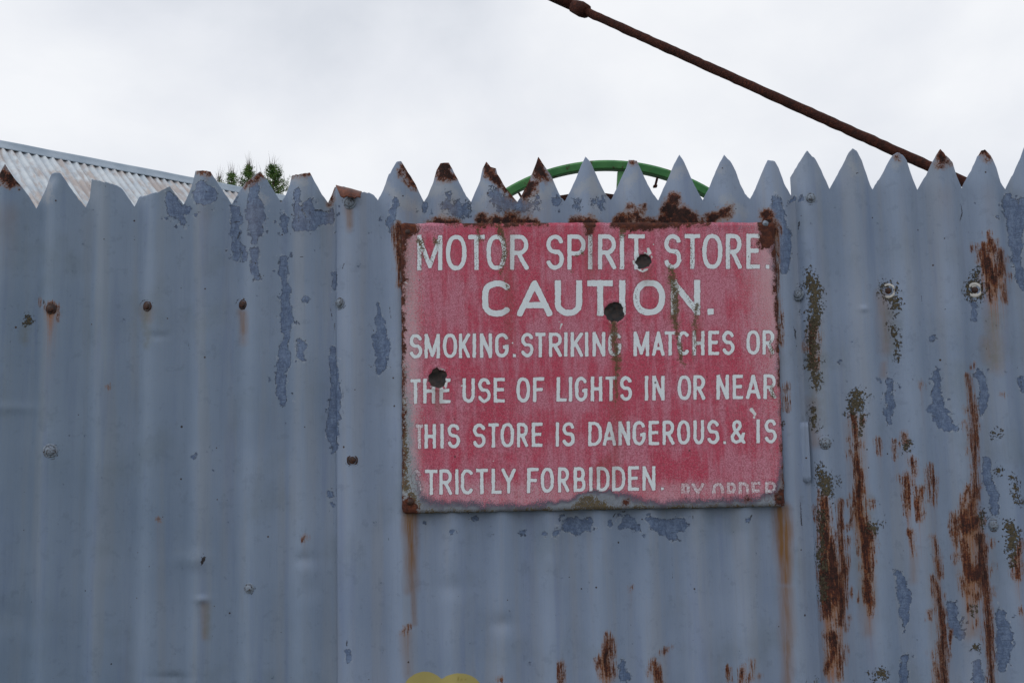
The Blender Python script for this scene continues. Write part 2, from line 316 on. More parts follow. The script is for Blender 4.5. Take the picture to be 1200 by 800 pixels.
RUST = [
 [(2,207,9),(14,208,7)], [(8,198,4),(7,206,8)], [(12,212,8),(22,215,4)], [(238,201,4),(246,203,4)], [(304,205,4),(297,210,3),(288,217,2)], [(344,206,2),(362,203,2)],
 [(385,237,2),(392,220,3)], [(474,196,4),(480,208,6),(486,218,3)], [(470,204,4)], [(521,194,8),(521,203,9)], [(510,207,4),(532,206,6)],
 [(571,194,6),(576,203,8),(585,212,5),(592,222,3),(602,233,3)], [(631,188,7),(631,203,10)], [(624,218,8),(614,232,4)], [(640,207,5)], [(741,190,4)],
 [(505,262,6),(520,261,8),(534,263,6)], [(565,259,7),(582,259,8),(600,257,8),(622,258,5),(630,263,4)], [(675,260,7),(690,259,7),(698,262,6)],
 [(725,259,8),(738,256,8),(750,250,4),(755,243,3)], [(738,241,2),(741,247,3)], [(765,261,6),(730,256,4)], [(790,232,7),(786,248,12),(800,252,11),(813,257,7)], [(778,258,8),(822,263,5)],
 [(833,259,8),(844,252,8),(853,246,6)], [(898,253,8),(904,270,9)], [(467,268,6),(467,290,3),(468,332,2)],
 [(1102,180,6),(1104,187,7)], [(1098,193,3),(1111,190,4)], [(1154,178,7),(1160,186,3)], [(1051,184,2.5)],
 [(1153,288,5),(1154,302,7),(1160,318,9)], [(1160,283,4),(1161,295,5)], [(1171,297,4),(1172,320,5)], [(1163,325,8),(1165,342,4)], [(1158,335,5),(1161,352,3)], [(1175,335,3),(1177,350,2)],
 [(908,285,2),(914,400,2)], [(922,450,1.5),(921,480,1.5)],
 [(954,380,5),(953,400,5),(955,430,3)], [(1000,485,4),(1002,510,4),(1003,530,4),(1007,560,6),(1006,590,6),(1006,602,8),(1010,615,8),(1017,627,9),(1015,642,9),(1017,665,6),(1016,685,5),(1018,702,6),(1021,717,3)],
 [(966,585,6),(966,600,5),(966,620,6),(970,650,9),(972,672,13),(975,690,13),(972,704,10),(968,722,5)], [(983,590,3),(985,630,4),(987,665,5),(985,700,6),(983,728,5)], [(975,745,9),(978,762,8),(970,785,4)], [(983,770,4),(983,792,3)],
 [(1028,515,1.5),(1029,530,1)], [(1047,516,2.5),(1049,535,1.5)], [(1060,508,3),(1063,520,3)], [(1055,522,2)], [(1069,540,3),(1072,553,2)], [(1062,558,4),(1064,575,5),(1063,600,3)],
 [(1078,572,4),(1076,590,4),(1079,605,2)], [(1086,550,1.5),(1088,580,1.5)], [(1089,545,1.5),(1093,560,3),(1094,592,1.5)], [(1068,623,3),(1071,650,1.5)],
 [(1133,440,1.5),(1137,455,3),(1139,475,3.5),(1141,500,4),(1140,525,4),(1142,550,3),(1141,575,5),(1138,600,6)], [(1133,480,1.5)], [(1135,568,3),(1128,593,4)],
 [(1118,600,2),(1119,625,4),(1122,635,2)], [(1129,598,6),(1132,620,9),(1142,610,9)], [(1128,635,5),(1133,655,5),(1137,675,10)], [(1147,630,7),(1150,660,6),(1146,672,8)], [(1125,676,3),(1134,695,6)], [(1143,700,5)],
 [(1151,660,5),(1154,690,5),(1157,720,5),(1159,750,5),(1161,780,4),(1162,805,4)],
 [(1093,630,2),(1096,645,3),(1099,660,3),(1100,675,2)], [(1092,676,2),(1096,690,4),(1101,712,4),(1104,735,5),(1104,765,5),(1106,805,5)], [(1095,778,2),(1099,792,3)], [(1090,715,1.5),(1089,725,1)],
 [(1195,638,3),(1191,658,5),(1193,676,3)], [(1197,715,2)], [(712,744,3),(713,760,4),(709,772,6),(712,790,5)], [(704,770,4),(705,780,4)], [(717,748,2),(717,765,2)], [(766,774,3),(769,785,4),(774,803,4)],
 [(777,762,1.5),(784,756,1)], [(853,783,2.5),(854,797,1.5)], [(870,784,3),(870,803,3)], [(880,772,1),(880,795,2)], [(889,792,1.5)], [(657,777,2.5),(657,797,1.5)], [(586,795,2)], [(540,793,2)], [(477,732,2),(477,742,1)], [(472,740,1)],
 [(358,630,2)], [(185,607,1.5)], [(60,362,7)], [(127,452,1.2)], [(1175,460,1.5)], [(1140,428,1)], [(1079,451,2)], [(565+0,541,0.8)], [(739,688,1.3)]]
RINGP = lambda x, y, r, t, a0=0, a1=360: [(x + r * math.cos(math.radians(a0 + (a1 - a0) * k / 10)), y + r * math.sin(math.radians(a0 + (a1 - a0) * k / 10)), t) for k in range(11)]
MOSS = [RINGP(1041, 341, 9.5, 2.8), RINGP(1142, 340, 9.5, 2.8), 
 [(949,318,4),(952,335,7),(954,355,7),(954,375,7),(950,395,4)], [(955,335,5),(958,345,5)], [(953,405,5),(953,430,6),(957,450,5)], [(949,402,4),(952,412,5)], [(1004,460,6),(1002,472,8),(1003,480,7)],
 [(1010,470,3),(1008,510,2)], [(962,550,5),(966,565,8),(970,575,7)], [(963,600,3),(963,650,4),(965,700,4)], [(1022,617,6),(1024,622,5)], [(1182,615,5),(1187,626,8),(1183,640,5)], [(1190,636,3),(1185,660,3)],
 [(1032,790,6)], [(1063,520,4),(1062,527,3)], [(1150,600,3),(1150,614,3)], [(1046,380,3),(1052,400,3),(1053,420,2)], [(1050,352,5),(1048,362,4)], [(1171,510,3)], [(1170,553,3)], [(1188,560,3),(1190,590,2)], [(1195,590,3)], [(32,372,4),(32,376,4)],
 [(1140,714,3)], [(1145,760,3)], [(1142,328,4),(1147,315,2)], [(951,480,2),(957,500,3)], [(1165,508,3)]]
STAIN = [['9',(173,364,3),(173,372,2)], ['7',(60,366,3),(58,374,2)], ['6',(240,708,1.5),(241,745,.5)], ['6',(408,246,2),(410,268,1)], ['9',(1036,350,6),(1037,372,5),(1037,410,3)], ['12',(1163,360,3),(1168,430,2)], ['8',(953,470,3),(956,520,2)], ['10',(1137,645,8),(1140,740,6)],
 ['9',(972,735,6),(973,790,5)], ['9',(1015,650,6),(1017,740,4)], ['8',(285,366,1),(287,400,0.5)], ['7',(1072,640,2),(1072,680,1)], ['12',(1003,500,5),(1007,580,5)], ['9',(1157,400,3),(1160,420,3)], ['6',(1035,425,1),(1035,440,1)], ['9',(476,745,2),(478,790,1)]]
OCHRE = [['5',(480,600,8),(481,620,7),(482,645,4),(484,680,2),(485,715,1.5),(486,730,.5)], ['9',(480,600,4),(482,690,3)], ['6',(916,598,9),(918,625,9),(919,650,8),(920,680,5)], ['9',(921,690,4),(923,800,3)], ['7',(285,366,0.5),(286,388,0.2)], ['6',(410,247,1),(410,262,0.5)]]
GREEN = [['6',(172,367,3),(173,392,3),(173,405,2)], ['8',(31,380,2),(30,400,2)], ['12',(1046,370,4),(1048,410,4)], ['14',(953,420,5),(957,490,5)], ['14',(1165,370,4),(1165,420,4)], ['9',(241,712,1),(241,745,.5)], ['14',(1010,590,6),(1015,700,4)]]
CRACK = [[(949,347,.5),(951,360,1),(950,366,.8)], [(929,382,.6),(931,388,1),(932,398,1)], [(932,404,.6),(932,412,.6)], [(932,425,.6),(934,432,.5)], [(936,588,.5),(938,602,1),(938,615,1)], [(939,252,.6),(937,262,1.4),(936,270,.6)], [(1125,240,.7),(1127,250,1),(1124,258,.9)], [(1154,371,.5),(1155,400,.4),(1158,418,.8)],
 [(1037,442,.6),(1044,448,.7),(1050,436,.6)], [(1039,492,.6),(1038,503,.5)], [(1195,440,.8),(1197,452,.7)], [(388,572,.6),(394,571,.6),(395,586,.6)], [(387,590,.5),(386,600,.5)], [(1195,320,.7),(1200,326,.8)], [(1187,300,.6),(1193,304,.7)], [(279,280,1),(281,272,1)], [(294,308,.5),(295,300,.8)], [(283,290,.7),(284,298,.8)],
 [(268,262,.8),(280,260,.8),(284,258,.5)], [(350,232,.5),(350,262,.7)], [(357,236,.5),(358,268,.6)], [(364,240,.5),(364,268,.6)], [(368,247,.7),(388,248,.7)], [(348,400,.9),(352,403,.7)], [(357,400,.8),(359,398,.5)], [(437,388,.6),(433,380,.5)], [(434,430,.9),(438,428,.6)], [(193,419,1.2)], [(125,452,1.1)], [(181,388,.9)], [(148,389,.9),(150,387,.5)],
 [(52,356,1.2),(52,352,.8)], [(221,400,.4),(222,410,.8)], [(214,357,.7)], [(240,795,.5)], [(192,600,.5),(190,606,1)], [(600,625,.5),(606,628,.6)], [(540,605,.9)], [(555,607,.9)], [(565,738,.9)], [(574,741,.5)], [(739,688,1.2)], [(813,750,.8)], [(875,762,.7)], [(477,732,1.4)], [(472,739,1)], [(1107,363,1)], [(1019,315,.8)], [(1002,160,.4)], [(982,317,1)], [(1125,386,1)], [(1079,347,.6),(1080,356,.6)],
 [(1070,446,.7),(1068,442,.5)], [(1107,455,.9),(1108,460,.7)], [(1143,417,.6),(1140,415,.6)], [(1028,400,.4)], [(953,465,.4),(960,470,.5)], [(727,600,1),(735,598,1)], [(720,602,1.2),(716,606,.7)], [(752,598,.7)], [(877,607,.7),(882,603,.6),(877,615,.5)], [(813,602,.5),(811,612,.6)], [(886,672,.4),(886,700,.4)], [(787,650,.3),(788,680,.3)], [(818,650,.3),(817,670,.3)], [(407,748,.8),(406,756,1)], [(935,455,.5)], [(450,240,.6)], [(497,250,.4)], [(408,480,.4)], [(457,615,.5),(456,635,.4)],
 [(1122,236,.4)], [(1060,475,.4)], [(1088,565,.4)], [(1012,700,.6)], [(1042,655,.4),(1041,660,.4)], [(987,652,1.2)], [(1029,395,.5)], [(1003,204,1.2),(1006,203,.7)], [(640,640,.3)], [(600,285,.3)], [(358,350,.8),(355,354,.6)], [(352,300,.9),(358,302,.8)], [(353,312,.8)], [(393,300,.8)], [(402,315,.9),(404,308,.6)], [(388,360,.5),(390,376,.9)], [(393,380,.8),(394,388,.5)], [(400,440,.6),(401,450,.4)], [(402,455,.4),(402,470,.5)], [(458,360,.5),(459,372,.6)]]
CRACK += [RINGP(a, b, r + .8, .7, c, c + 190)[:9] for a, b, r, c in [(60,362,7,200),(173,359,7,180),(285,357,7,170),(398.5,355,7,20),(59,528,8.5,-60),(413,539,7,30),(292,689,6.5,-20),(410,238,8.3,180),(950,232,7,20),(935,345,7.5,0),(967,519,8.3,200),(952,799,7,180),(1164,615,9.5,170)]]  # dark part-rings drawn round the bolt heads so they stand out
CHALK = [[(452,215,4),(462,228,7),(475,238,7),(490,248,5)], [(505,225,6),(520,218,7),(535,228,6),(520,250,6)], [(565,215,5),(572,225,5),(560,245,6)], [(615,240,6),(640,225,7),(650,215,4)], [(675,225,5),(690,215,6),(705,230,5)], [(735,215,6),(745,205,5)], [(790,205,6),(800,200,5)], [(846,200,6)], [(57,215,4),(56,235,4)], [(290,222,4),(310,235,5)], [(480,610,4)], [(870,252,5),(850,235,5)], [(997,190,4),(1001,205,4)], [(1049,195,5)], [(347,212,4),(356,215,5)]]
YEL = [[(498,813,27)], [(538,820,32)], [(520,830,20)], [(575,830,20),(600,840,20)]]
DENTS = [(358,655,12,8,-.0025), (238,702,8,4,.0028), (200,793,20,5,-.003), (1012,362,5,3,.002), (530,688,20,12,-.0025), (588,730,16,10,-.003), (187,394,10,5,-.002), (15,478,26,6,.0018), (365,690,12,14,-.002), (62,205,8,12,-.004), (10,720,26,18,-.003), (225,655,18,10,.003)]

def satellites(L, nn, seed, rmin=4.5, drop=0):
    r = random.Random(seed); add = []
    for c in list(L):
        c2 = [p for p in c if not isinstance(p, str)]; big = [p for p in c2 if p[2] >= rmin]
        if isinstance(c[0], str) or not big: continue
        for _ in range(nn * len(big)):
            x, y, q = r.choice(big); a = r.uniform(0, 6.3); d = q + r.uniform(1, 9)
            add.append([(x + d * math.cos(a), y + d * math.sin(a) + drop, r.uniform(.2, 1.3))])
    return add
BLUE += satellites(BLUE, 3, 5); CRACK += satellites(BLUE, 1, 6, 5)[:60]
CRACK = [[(p[0], p[1], min(p[2], 1.2)) for p in c] for c in CRACK]
RUST += [[(c[0][0], c[0][1], c[0][2]), (c[0][0], c[0][1] + random.Random(i).uniform(1, 9), c[0][2] * .6)] for i, c in enumerate(satellites([c for c in RUST if c[0][1] > 280], 2, 9, 3.5))]
MOSS += satellites(MOSS, 3, 12, 5.5, 3)
PITCH_M = 0.0762; AMP = 0.0082
def surf_y(x, x0, off): return off - AMP * np.cos(2 * PI * (x - x0) / PITCH_M)     # x0 = crest
def on_surf(u, v, x0, off):
    y = off
    for _ in range(6):
        p = at(u, v, y); y = float(surf_y(p[0], x0, off))
    return at(u, v, y)
def crest_of(valleys, vy):
    xs = [at(a, b, AMP)[0] for a, b in zip(valleys, vy)]
    ph = np.array(xs) % PITCH_M; c = np.angle(np.exp(2j * PI * ph / PITCH_M).mean()) / (2 * PI) * PITCH_M
    return c + PITCH_M / 2

def make_sheet(parent, outline, valleys, x0off, zmid_px, fine=True, xr=None, name='corrugated_sheet', off=0.0, seed=1, dx=0.0022, dz=0.0026):
    x0 = valleys
    pts = [on_surf(u, v, x0, off) for u, v in outline]
    ox = np.array([p[0] for p in pts]); oz = np.array([p[2] for p in pts])
    ox = np.maximum.accumulate(ox + np.arange(len(ox)) * 1e-6)
    xs = np.arange(ox[0], ox[-1] + dx * .5, dx)
    for q in ox[1:-1]:
        k = np.abs(xs - q).argmin(); xs[k] = q
    xs[0] = ox[0]; xs[-1] = ox[-1]; xs = np.sort(xs)
    T = np.interp(xs, ox, oz) + vnoise(xs * 700, xs * 0, 1.6, seed + 40) * 0.0016
    zm = zmid_px; zf = 1.16 if fine else zm - .002
    rows = np.concatenate([np.linspace(0.03, zf, 8)[:-1], np.arange(zf, zm, dz)]) if fine else np.linspace(0.03, zm, 8)
    nu = 46 if fine else 16; tu = np.linspace(0, 1, nu + 1)[1:]
    Z = np.concatenate([np.repeat(rows[None], len(xs), 0), zm + (T - zm)[:, None] * tu[None]], 1)
    X = np.repeat(xs[:, None], Z.shape[1], 1)
    Y = surf_y(X, x0, off)
    # irregular bending of each cut point
    up = np.clip((Z - (zm + 0.03)) / 0.08, 0, 1); cell = np.floor((X - x0) / PITCH_M + .5)
    rb = np.random.RandomState(seed); bt = rb.uniform(-.006, .010, 64)
    Y = Y + up ** 1.8 * bt[(cell.astype(int)) % 64] + vnoise(X * 30, Z * 30, 5, seed + 9) * .003 + vnoise(X * 1000, Z * 1000, 60, seed + 5) * .0016
    if seed == 3: Y = Y + .0095 * np.exp(-((X - xs[0]) / .013) ** 2)
    V = np.stack([X.ravel(), Y.ravel(), Z.ravel()], 1)
    u, v = project(V)
    for du, dv, ru, rv, a in DENTS:
        q = np.exp(-(((u - du) / ru) ** 2 + ((v - dv) / rv) ** 2)); V[:, 1] -= a * q
    me = mesh_np(name, V, grid_quads(len(xs), Z.shape[1]))
    if fine:
        wp = warp2(u, v, 5.0); ws = (vnoise(u, v * .25, 5, 8) * 3.5, vnoise(u, v, 9, 9) * 5)
        attr(me, 'blue', strokes_field(u, v, BLUE, 3.2, wp)); R = strokes_field(u, v, RUST, 6.0, ws); attr(me, 'rust', R)
        Rg = R.reshape(Z.shape); S = np.zeros_like(Rg); Zr = Z
        acc = np.zeros(Rg.shape[0])
        for j in range(Rg.shape[1] - 1, -1, -1):
            if j < Rg.shape[1] - 1: acc = acc * np.exp(-(Zr[:, j + 1] - Zr[:, j]) / 0.06)
            acc = np.maximum(acc, np.clip(Rg[:, j] * .8 + .2, 0, 1)); S[:, j] = acc
        k = np.array([1, 2, 3, 2, 1.]) / 9
        attr(me, 'drip', S.ravel() * np.clip((zm - .02 - Z.ravel()) / .03, 0, 1)); S = sum(k[i] * np.roll(S, i - 2, 0) for i in range(5)) * .50
        attr(me, 'iso', np.clip((268 - v) / 6, 0, 1)); attr(me, 'crack', strokes_field(u, v, CRACK, 1.6, (wp[0] * .35, wp[1] * .35)))
        st = np.clip(strokes_field(u, v, STAIN, 8, ws) * .5 + .5, 0, 1) * .6
        attr(me, 'stain', np.maximum(S.ravel() * np.clip((zm + .03 - Z.ravel()) / .03, 0, 1), st)); attr(me, 'moss', strokes_field(u, v, MOSS, 6.0, wp))
        attr(me, 'ochre', np.clip(strokes_field(u, v, OCHRE, 8, ws) * .55 + .5, 0, 1)); attr(me, 'green', np.clip(strokes_field(u, v, GREEN, 8, wp) * .5 + .5, 0, 1) * .7)
        attr(me, 'yellow', strokes_field(u, v, YEL, 3.0))
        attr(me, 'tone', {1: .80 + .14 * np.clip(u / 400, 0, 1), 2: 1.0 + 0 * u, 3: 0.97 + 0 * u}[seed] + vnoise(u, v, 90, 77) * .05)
        attr(me, 'chalk', strokes_field(u, v, CHALK, 9, wp))
    else:
        for a in ('blue', 'rust', 'moss', 'yellow', 'crack'): attr(me, a, np.full(len(V), -1.0))
        B = vnoise(u, v * .5, 26, seed + 3) * 6 - 2.1; me.attributes['blue'].data.foreach_set('value', np.clip(B, -1, 1).astype(np.float32))
        Rr = vnoise(u, v * .15, 14, seed + 4) * 7 - 2.6; me.attributes['rust'].data.foreach_set('value', np.clip(Rr, -1, 1).astype(np.float32))
        attr(me, 'tone', np.full(len(V), .85)); attr(me, 'chalk', np.full(len(V), -1.0))
        for a in ('stain', 'ochre', 'green'): attr(me, a, np.zeros(len(V)))
    me.materials.append(M_FENCE)
    o = link(name, me, parent)
    s = o.modifiers.new('thickness', 'SOLIDIFY'); s.thickness = 0.0012; s.offset = 1.0; s.use_quality_normals = False
    return o

OUT1 = [(-70,246),(-62,228),(-55,200),(-44,206),(-30,226),(-13,244),(-6,226),(0,206),(7,193),(14,205),(25,219),(35,232),(43,244.5),(50,232),(55,221),(58,208),(60,203),(66,201.5),(71,203),(80,217),(92,234),(101,243),(106,233),(108,222),(108.6,210),(122,213.5),(135,217),(142,220.6),(150,232),(158,242.5),(164,231),(175,228.5),(185,226),(199,219),(206,229),(215.5,240.5),(222,228),(227,213),(229.5,200),(238,200),(246.5,201),(255,215),(263,227),(272,239.5),(280,227),(287,216.5),(297,208),(305,201.5),(313,212),(322,226),(329.5,238.5),(336,227),(340,217),(342.5,206),(353,204.5),(363,202.5),(368,212),(377,228),(384.5,238.5),(388.5,230),(393,219),(397,224),(402,235)]
OUT2 = [(394,217),(410,221),(424,225),(432,226),(438,229),(443,234.5),(450,222),(456,204.5),(458,203.5),(462,195),(465,190.5),(470,189.5),(474,196),(480,206),(487,217),(492,228),(497,237),(502,229),(508,215),(512,200),(516.5,191.7),(526,191.5),(533,205),(540,219),(546,230),(552,237),(557,226),(563,212),(566,198),(570,190.5),(575,196),(581,198),(582.5,204),(588,214),(593,222),(600,230),(606,237),(613,226),(620,213),(626,198),(631,184),(638,195),(646,208),(652,222),(657,232),(661.5,236),(668,225),(675,210),(681,195),(686,183.5),(692,191),(697,203),(703,217),(709,228),(715.5,235),(722,223),(728,210),(734,197),(737,188),(746,188.5),(752,203),(758,216),(765,228),(771,235.5),(777,222),(784,207),(790,193),(796,181.5),(801,190),(808,207),(815,222),(823,235),(830,222),(837,205),(843,191),(848,182.5),(855,190),(861,201),(866,215),(872,227),(878.5,234),(885,222),(892,205),(897,193),(900,188),(908,189),(912,197),(918,215),(925,228),(929,232),(935,236)]
OUT3 = [(928.5,207),(935,195),(941,184),(945.5,176.5),(951,183.5),(953,184),(962,200),(968,213),(972,222),(980,208),(988,193),(994,180),(998.5,174.5),(1003,177),(1009,188),(1015,205),(1019,217),(1022,222.5),(1033,206),(1041,190),(1046,182.5),(1051,178.5),(1057,182),(1062,189),(1067,205),(1072,218),(1074.5,223),(1085,206),(1092,190),(1097,181),(1100.5,175.5),(1107,183),(1115,191),(1119,203),(1124,215),(1126.7,221),(1138,200),(1145,184),(1150,177),(1154,175),(1163,187),(1167,197),(1172,214),(1177.7,222),(1188,203),(1196,185),(1201,172),(1207,174),(1214,192),(1227,222),(1240,195),(1248,176),(1256,178),(1266,200),(1277,222)]
X1 = crest_of([43,101,158,215.5,272,330,384.5],[244,243,242,240,239,238,238]); X2 = crest_of([443,497,552,606,661.5,715.5,771,823,878.5],[236]*9); X3 = crest_of([972,1022,1074,1126,1178],[222]*5)
OFFS = {1: 0.0, 2: -0.0025, 3: -0.0045}; X0S = {1: X1, 2: X2, 3: X3}
fence = empty('corrugated_fence', (0.1, 0, 0))
tag(fence, 'blue grey painted corrugated iron fence with jagged spiked top edge, peeling and rusting', 'fence')
zv = lambda u, v: at(u, v, 0)[2] - 0.012
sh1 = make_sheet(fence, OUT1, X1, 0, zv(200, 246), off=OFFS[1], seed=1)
sh2 = make_sheet(fence, OUT2, X2, 0, zv(600, 238), off=OFFS[2], seed=2)
sh3 = make_sheet(fence, OUT3, X3, 0, zv(1074, 225), off=OFFS[3], seed=3)
sh1['label'] = 'left blue grey sheet with short blunt cut points and little rust'
sh2['label'] = 'middle sheet behind the red sign with sharp points tipped in rust'
sh3['label'] = 'right sheet with long vertical rust streaks and mossy patches'
SH = {1: sh1, 2: sh2, 3: sh3}
def far_sheet(u0, n, xsx, off, seed, sgn):
    pts = []; r = random.Random(seed); x = xsx
    z0 = at(600, 238, 0)[2]
    out_ = []
    xv = x
    for i in range(n):
        h = r.uniform(.05, .075); t = r.uniform(.35, .65)
        out_ += [(xv, z0), (xv + PITCH_M * t - .006, z0 + h - .006), (xv + PITCH_M * t + .004, z0 + h)]; xv += PITCH_M
    out_.append((xv, z0))
    px = [tuple(project(np.array([[a, off, b]]))) for a, b in out_]
    return make_sheet(fence, [(float(a[0]), float(b[0])) for a, b in px], xsx + PITCH_M / 2, 0, z0 - .012, fine=False, off=off, seed=seed, dx=.006)
xl = at(-66, 244, 0)[0]; far_sheet(0, 9, xl - 9 * PITCH_M + .01, .003, 21, 1)
xl2 = xl - 9 * PITCH_M; far_sheet(0, 9, xl2 - 9 * PITCH_M + .03, -.001, 22, 1)
xr_ = at(1274, 222, 0)[0]; far_sheet(0, 9, xr_, -.008, 23, 1); far_sheet(0, 9, xr_ + 9 * PITCH_M - .02, -.011, 24, 1)

# lathe-built bolts
def lathe(prof, n, parent, name, loc, mat, normal=(0, -1, 0), rot=0.0, jit=0.0, hexr=None, seed=0):
    r_ = random.Random(seed); V = []; Q = []
    for (r, h) in prof:
        for k in range(n):
            a = 2 * PI * k / n + rot; rr = r * (1 + r_.uniform(-jit, jit)); V.append((rr * math.cos(a), -h, rr * math.sin(a)))
    for i in range(len(prof) - 1):
        for k in range(n): Q.append((i * n + k, i * n + (k + 1) % n, (i + 1) * n + (k + 1) % n, (i + 1) * n + k))
    me = bpy.data.meshes.new(name); me.from_pydata(V, [], Q + [tuple(range((len(prof) - 1) * n, len(prof) * n))]); me.update()
    bm = bmesh.new(); bm.from_mesh(me); bmesh.ops.recalc_face_normals(bm, faces=bm.faces); bm.to_mesh(me); bm.free()
    for f in me.polygons: f.use_smooth = n > 8
    q = Vector((0, -1, 0)).rotation_difference(Vector(normal)); me.transform(Matrix.Translation(Vector(loc)) @ q.to_matrix().to_4x4())
    for m in (mat if isinstance(mat, list) else [mat]): me.materials.append(m)
    return link(name, me, parent)
def bolt(u, v, rpx, style, sh, tilt=(0, 0)):
    off, x0 = OFFS[sh], X0S[sh]; p = on_surf(u, v, x0, off); R = rpx * 1.34e-3
    slope = AMP * 2 * PI / PITCH_M * math.sin(2 * PI * (p[0] - x0) / PITCH_M)
    nrm = Vector((slope + tilt[0], -1, tilt[1])).normalized(); h = R
    lift = 0.0005
    if style == 'washer':
        prof = [(R * .55, -.002), (R, lift), (R, .0016), (R * .93, .0030), (R * .70, .0030), (R * .60, .0018), (R * .58, .0018)]
        o = lathe(prof, 28, SH[sh], 'bolt', p, [M_BOLT_PALE, M_BOLT_RUST], nrm, jit=.015, seed=int(u))
        me = o.data; bm = bmesh.new(); bm.from_mesh(me); q = Vector((0, -1, 0)).rotation_difference(nrm).to_matrix()
        r = bmesh.ops.create_uvsphere(bm, u_segments=14, v_segments=8, radius=R * .46)
        for w_ in r['verts']: w_.co = Vector(p) + q @ Vector((w_.co.x, w_.co.y * .55 - .0012, w_.co.z))
        s_ = set(r['verts'])
        for f in bm.faces:
            if all(a in s_ for a in f.verts): f.material_index = 1; f.smooth = True
        bm.to_mesh(me); bm.free(); o['label'] = 'rusty bolt in a pale round washer'
    elif style == 'rust':
        o = lathe([(R * .9, -.002), (R, lift), (R * .97, .0014), (R * .80, .0019), (R * .66, .0008), (R * .64, .0034), (R * .52, .0042), (R * .15, .0046)], 18, SH[sh], 'bolt', p, M_BOLT_RUST, nrm, jit=.07, seed=int(u))
        o['label'] = 'brown rusted bolt head'
    else:
        o = lathe([(R * .9, -.002), (R, lift), (R * .98, .0014), (R * .80, .0020), (R * .66, .0006), (R * .64, .0034), (R * .44, .0044), (R * .12, .0046)], 18, SH[sh], 'bolt', p, M_BOLT_PAINT, nrm, jit=.06, seed=int(u))
    return o
for b in [(60,362,6.5,'rust',1),(173,359,6.5,'rust',1),(285,357,6.5,'rust',1),(398.5,355,6.5,'paint',2),(59,528,8,'paint',1),(413,539,6.5,'rust',2),(292,689,6,'paint',1),(410,238,7.5,'paint',2),
          (950,232,6.5,'paint',3),(935,345,7,'paint',3),(967,519,7.5,'paint',3),(952,799,6.5,'paint',3),(1041,341,9.5,'washer',3),(1142,340,9.5,'washer',3),(1164,615,8.5,'paint',3)]: bolt(*b)
# folded-over point: the rusty back of the metal shows
def patch(name, pxs, ys, parent, raw, sh, label=None, n=10, bulge=0.0):
    (a, b, c, d) = [at(u, v, y) for (u, v), y in zip(pxs, ys)]     # a,b top edge; d,c bottom edge
    V = []
    for i in range(n + 1):
        for j in range(n + 1):
            s, t = i / n, j / n; p = (a * (1 - s) + b * s) * (1 - t) + (d * (1 - s) + c * s) * t
            p = p + np.array([0, -bulge * math.sin(PI * t) + .0012 * math.sin(9 * s + 2 * t), .0012 * math.sin(23 * s + 1) * t + .0006 * math.sin(51 * s) * t]); V.append(p)
    me = mesh_np(name, V, grid_quads(n + 1, n + 1)); V = np.array(V)
    attr(me, 'tone', np.full(len(V), 1.0)); attr(me, 'chalk', np.full(len(V), -1.0))
    for q in ('blue', 'moss', 'yellow', 'crack'): attr(me, q, np.full(len(V), -1.0))
    attr(me, 'rust', np.full(len(V), -1.0)); attr(me, 'raw', np.full(len(V), raw))
    for q in ('stain', 'ochre', 'green'): attr(me, q, np.zeros(len(V)))
    me.materials.append(M_FENCE); o = link(name, me, parent); s = o.modifiers.new('thickness', 'SOLIDIFY'); s.thickness = .0011; s.offset = 0
    if label: o['label'] = label
    return o
patch('folded_tip', [(393.5,217),(424,224.5),(422.5,232),(399,231)], [-.012,-.010,-.024,-.024], sh2, 1.0, 2, 'cut point bent forward and down, rusty underside showing', bulge=.004)
patch('bent_flap', [(934,495),(947,494),(950,565),(935.5,564)], [.0018,-.0012,-.0016,.0022], sh3, 0.0, 3, 'narrow bare rectangle of metal turned out at the sheet joint', bulge=.001)

# ------------------------------------------------------------------ the sign
sign = empty('warning_sign', tuple(at(695, 430, -.012)))
tag(sign, 'faded red enamel caution sign with white lettering, chipped and rusty at the corners', 'sign')
SY = -0.0165
def arc(cx, cy, rx, ry, a0, a1, n=18): return [(cx + rx * math.cos(math.radians(a0 + (a1 - a0) * i / n)), cy + ry * math.sin(math.radians(a0 + (a1 - a0) * i / n))) for i in range(n + 1)]
def sup(n=40, k=.8):
    P = []
    for i in range(n + 1):
        a = 2 * PI * i / n; c, s = math.cos(a), math.sin(a); P.append((.5 + .5 * math.copysign(abs(c) ** k, c), .5 + .5 * math.copysign(abs(s) ** .9, s)))
    return P
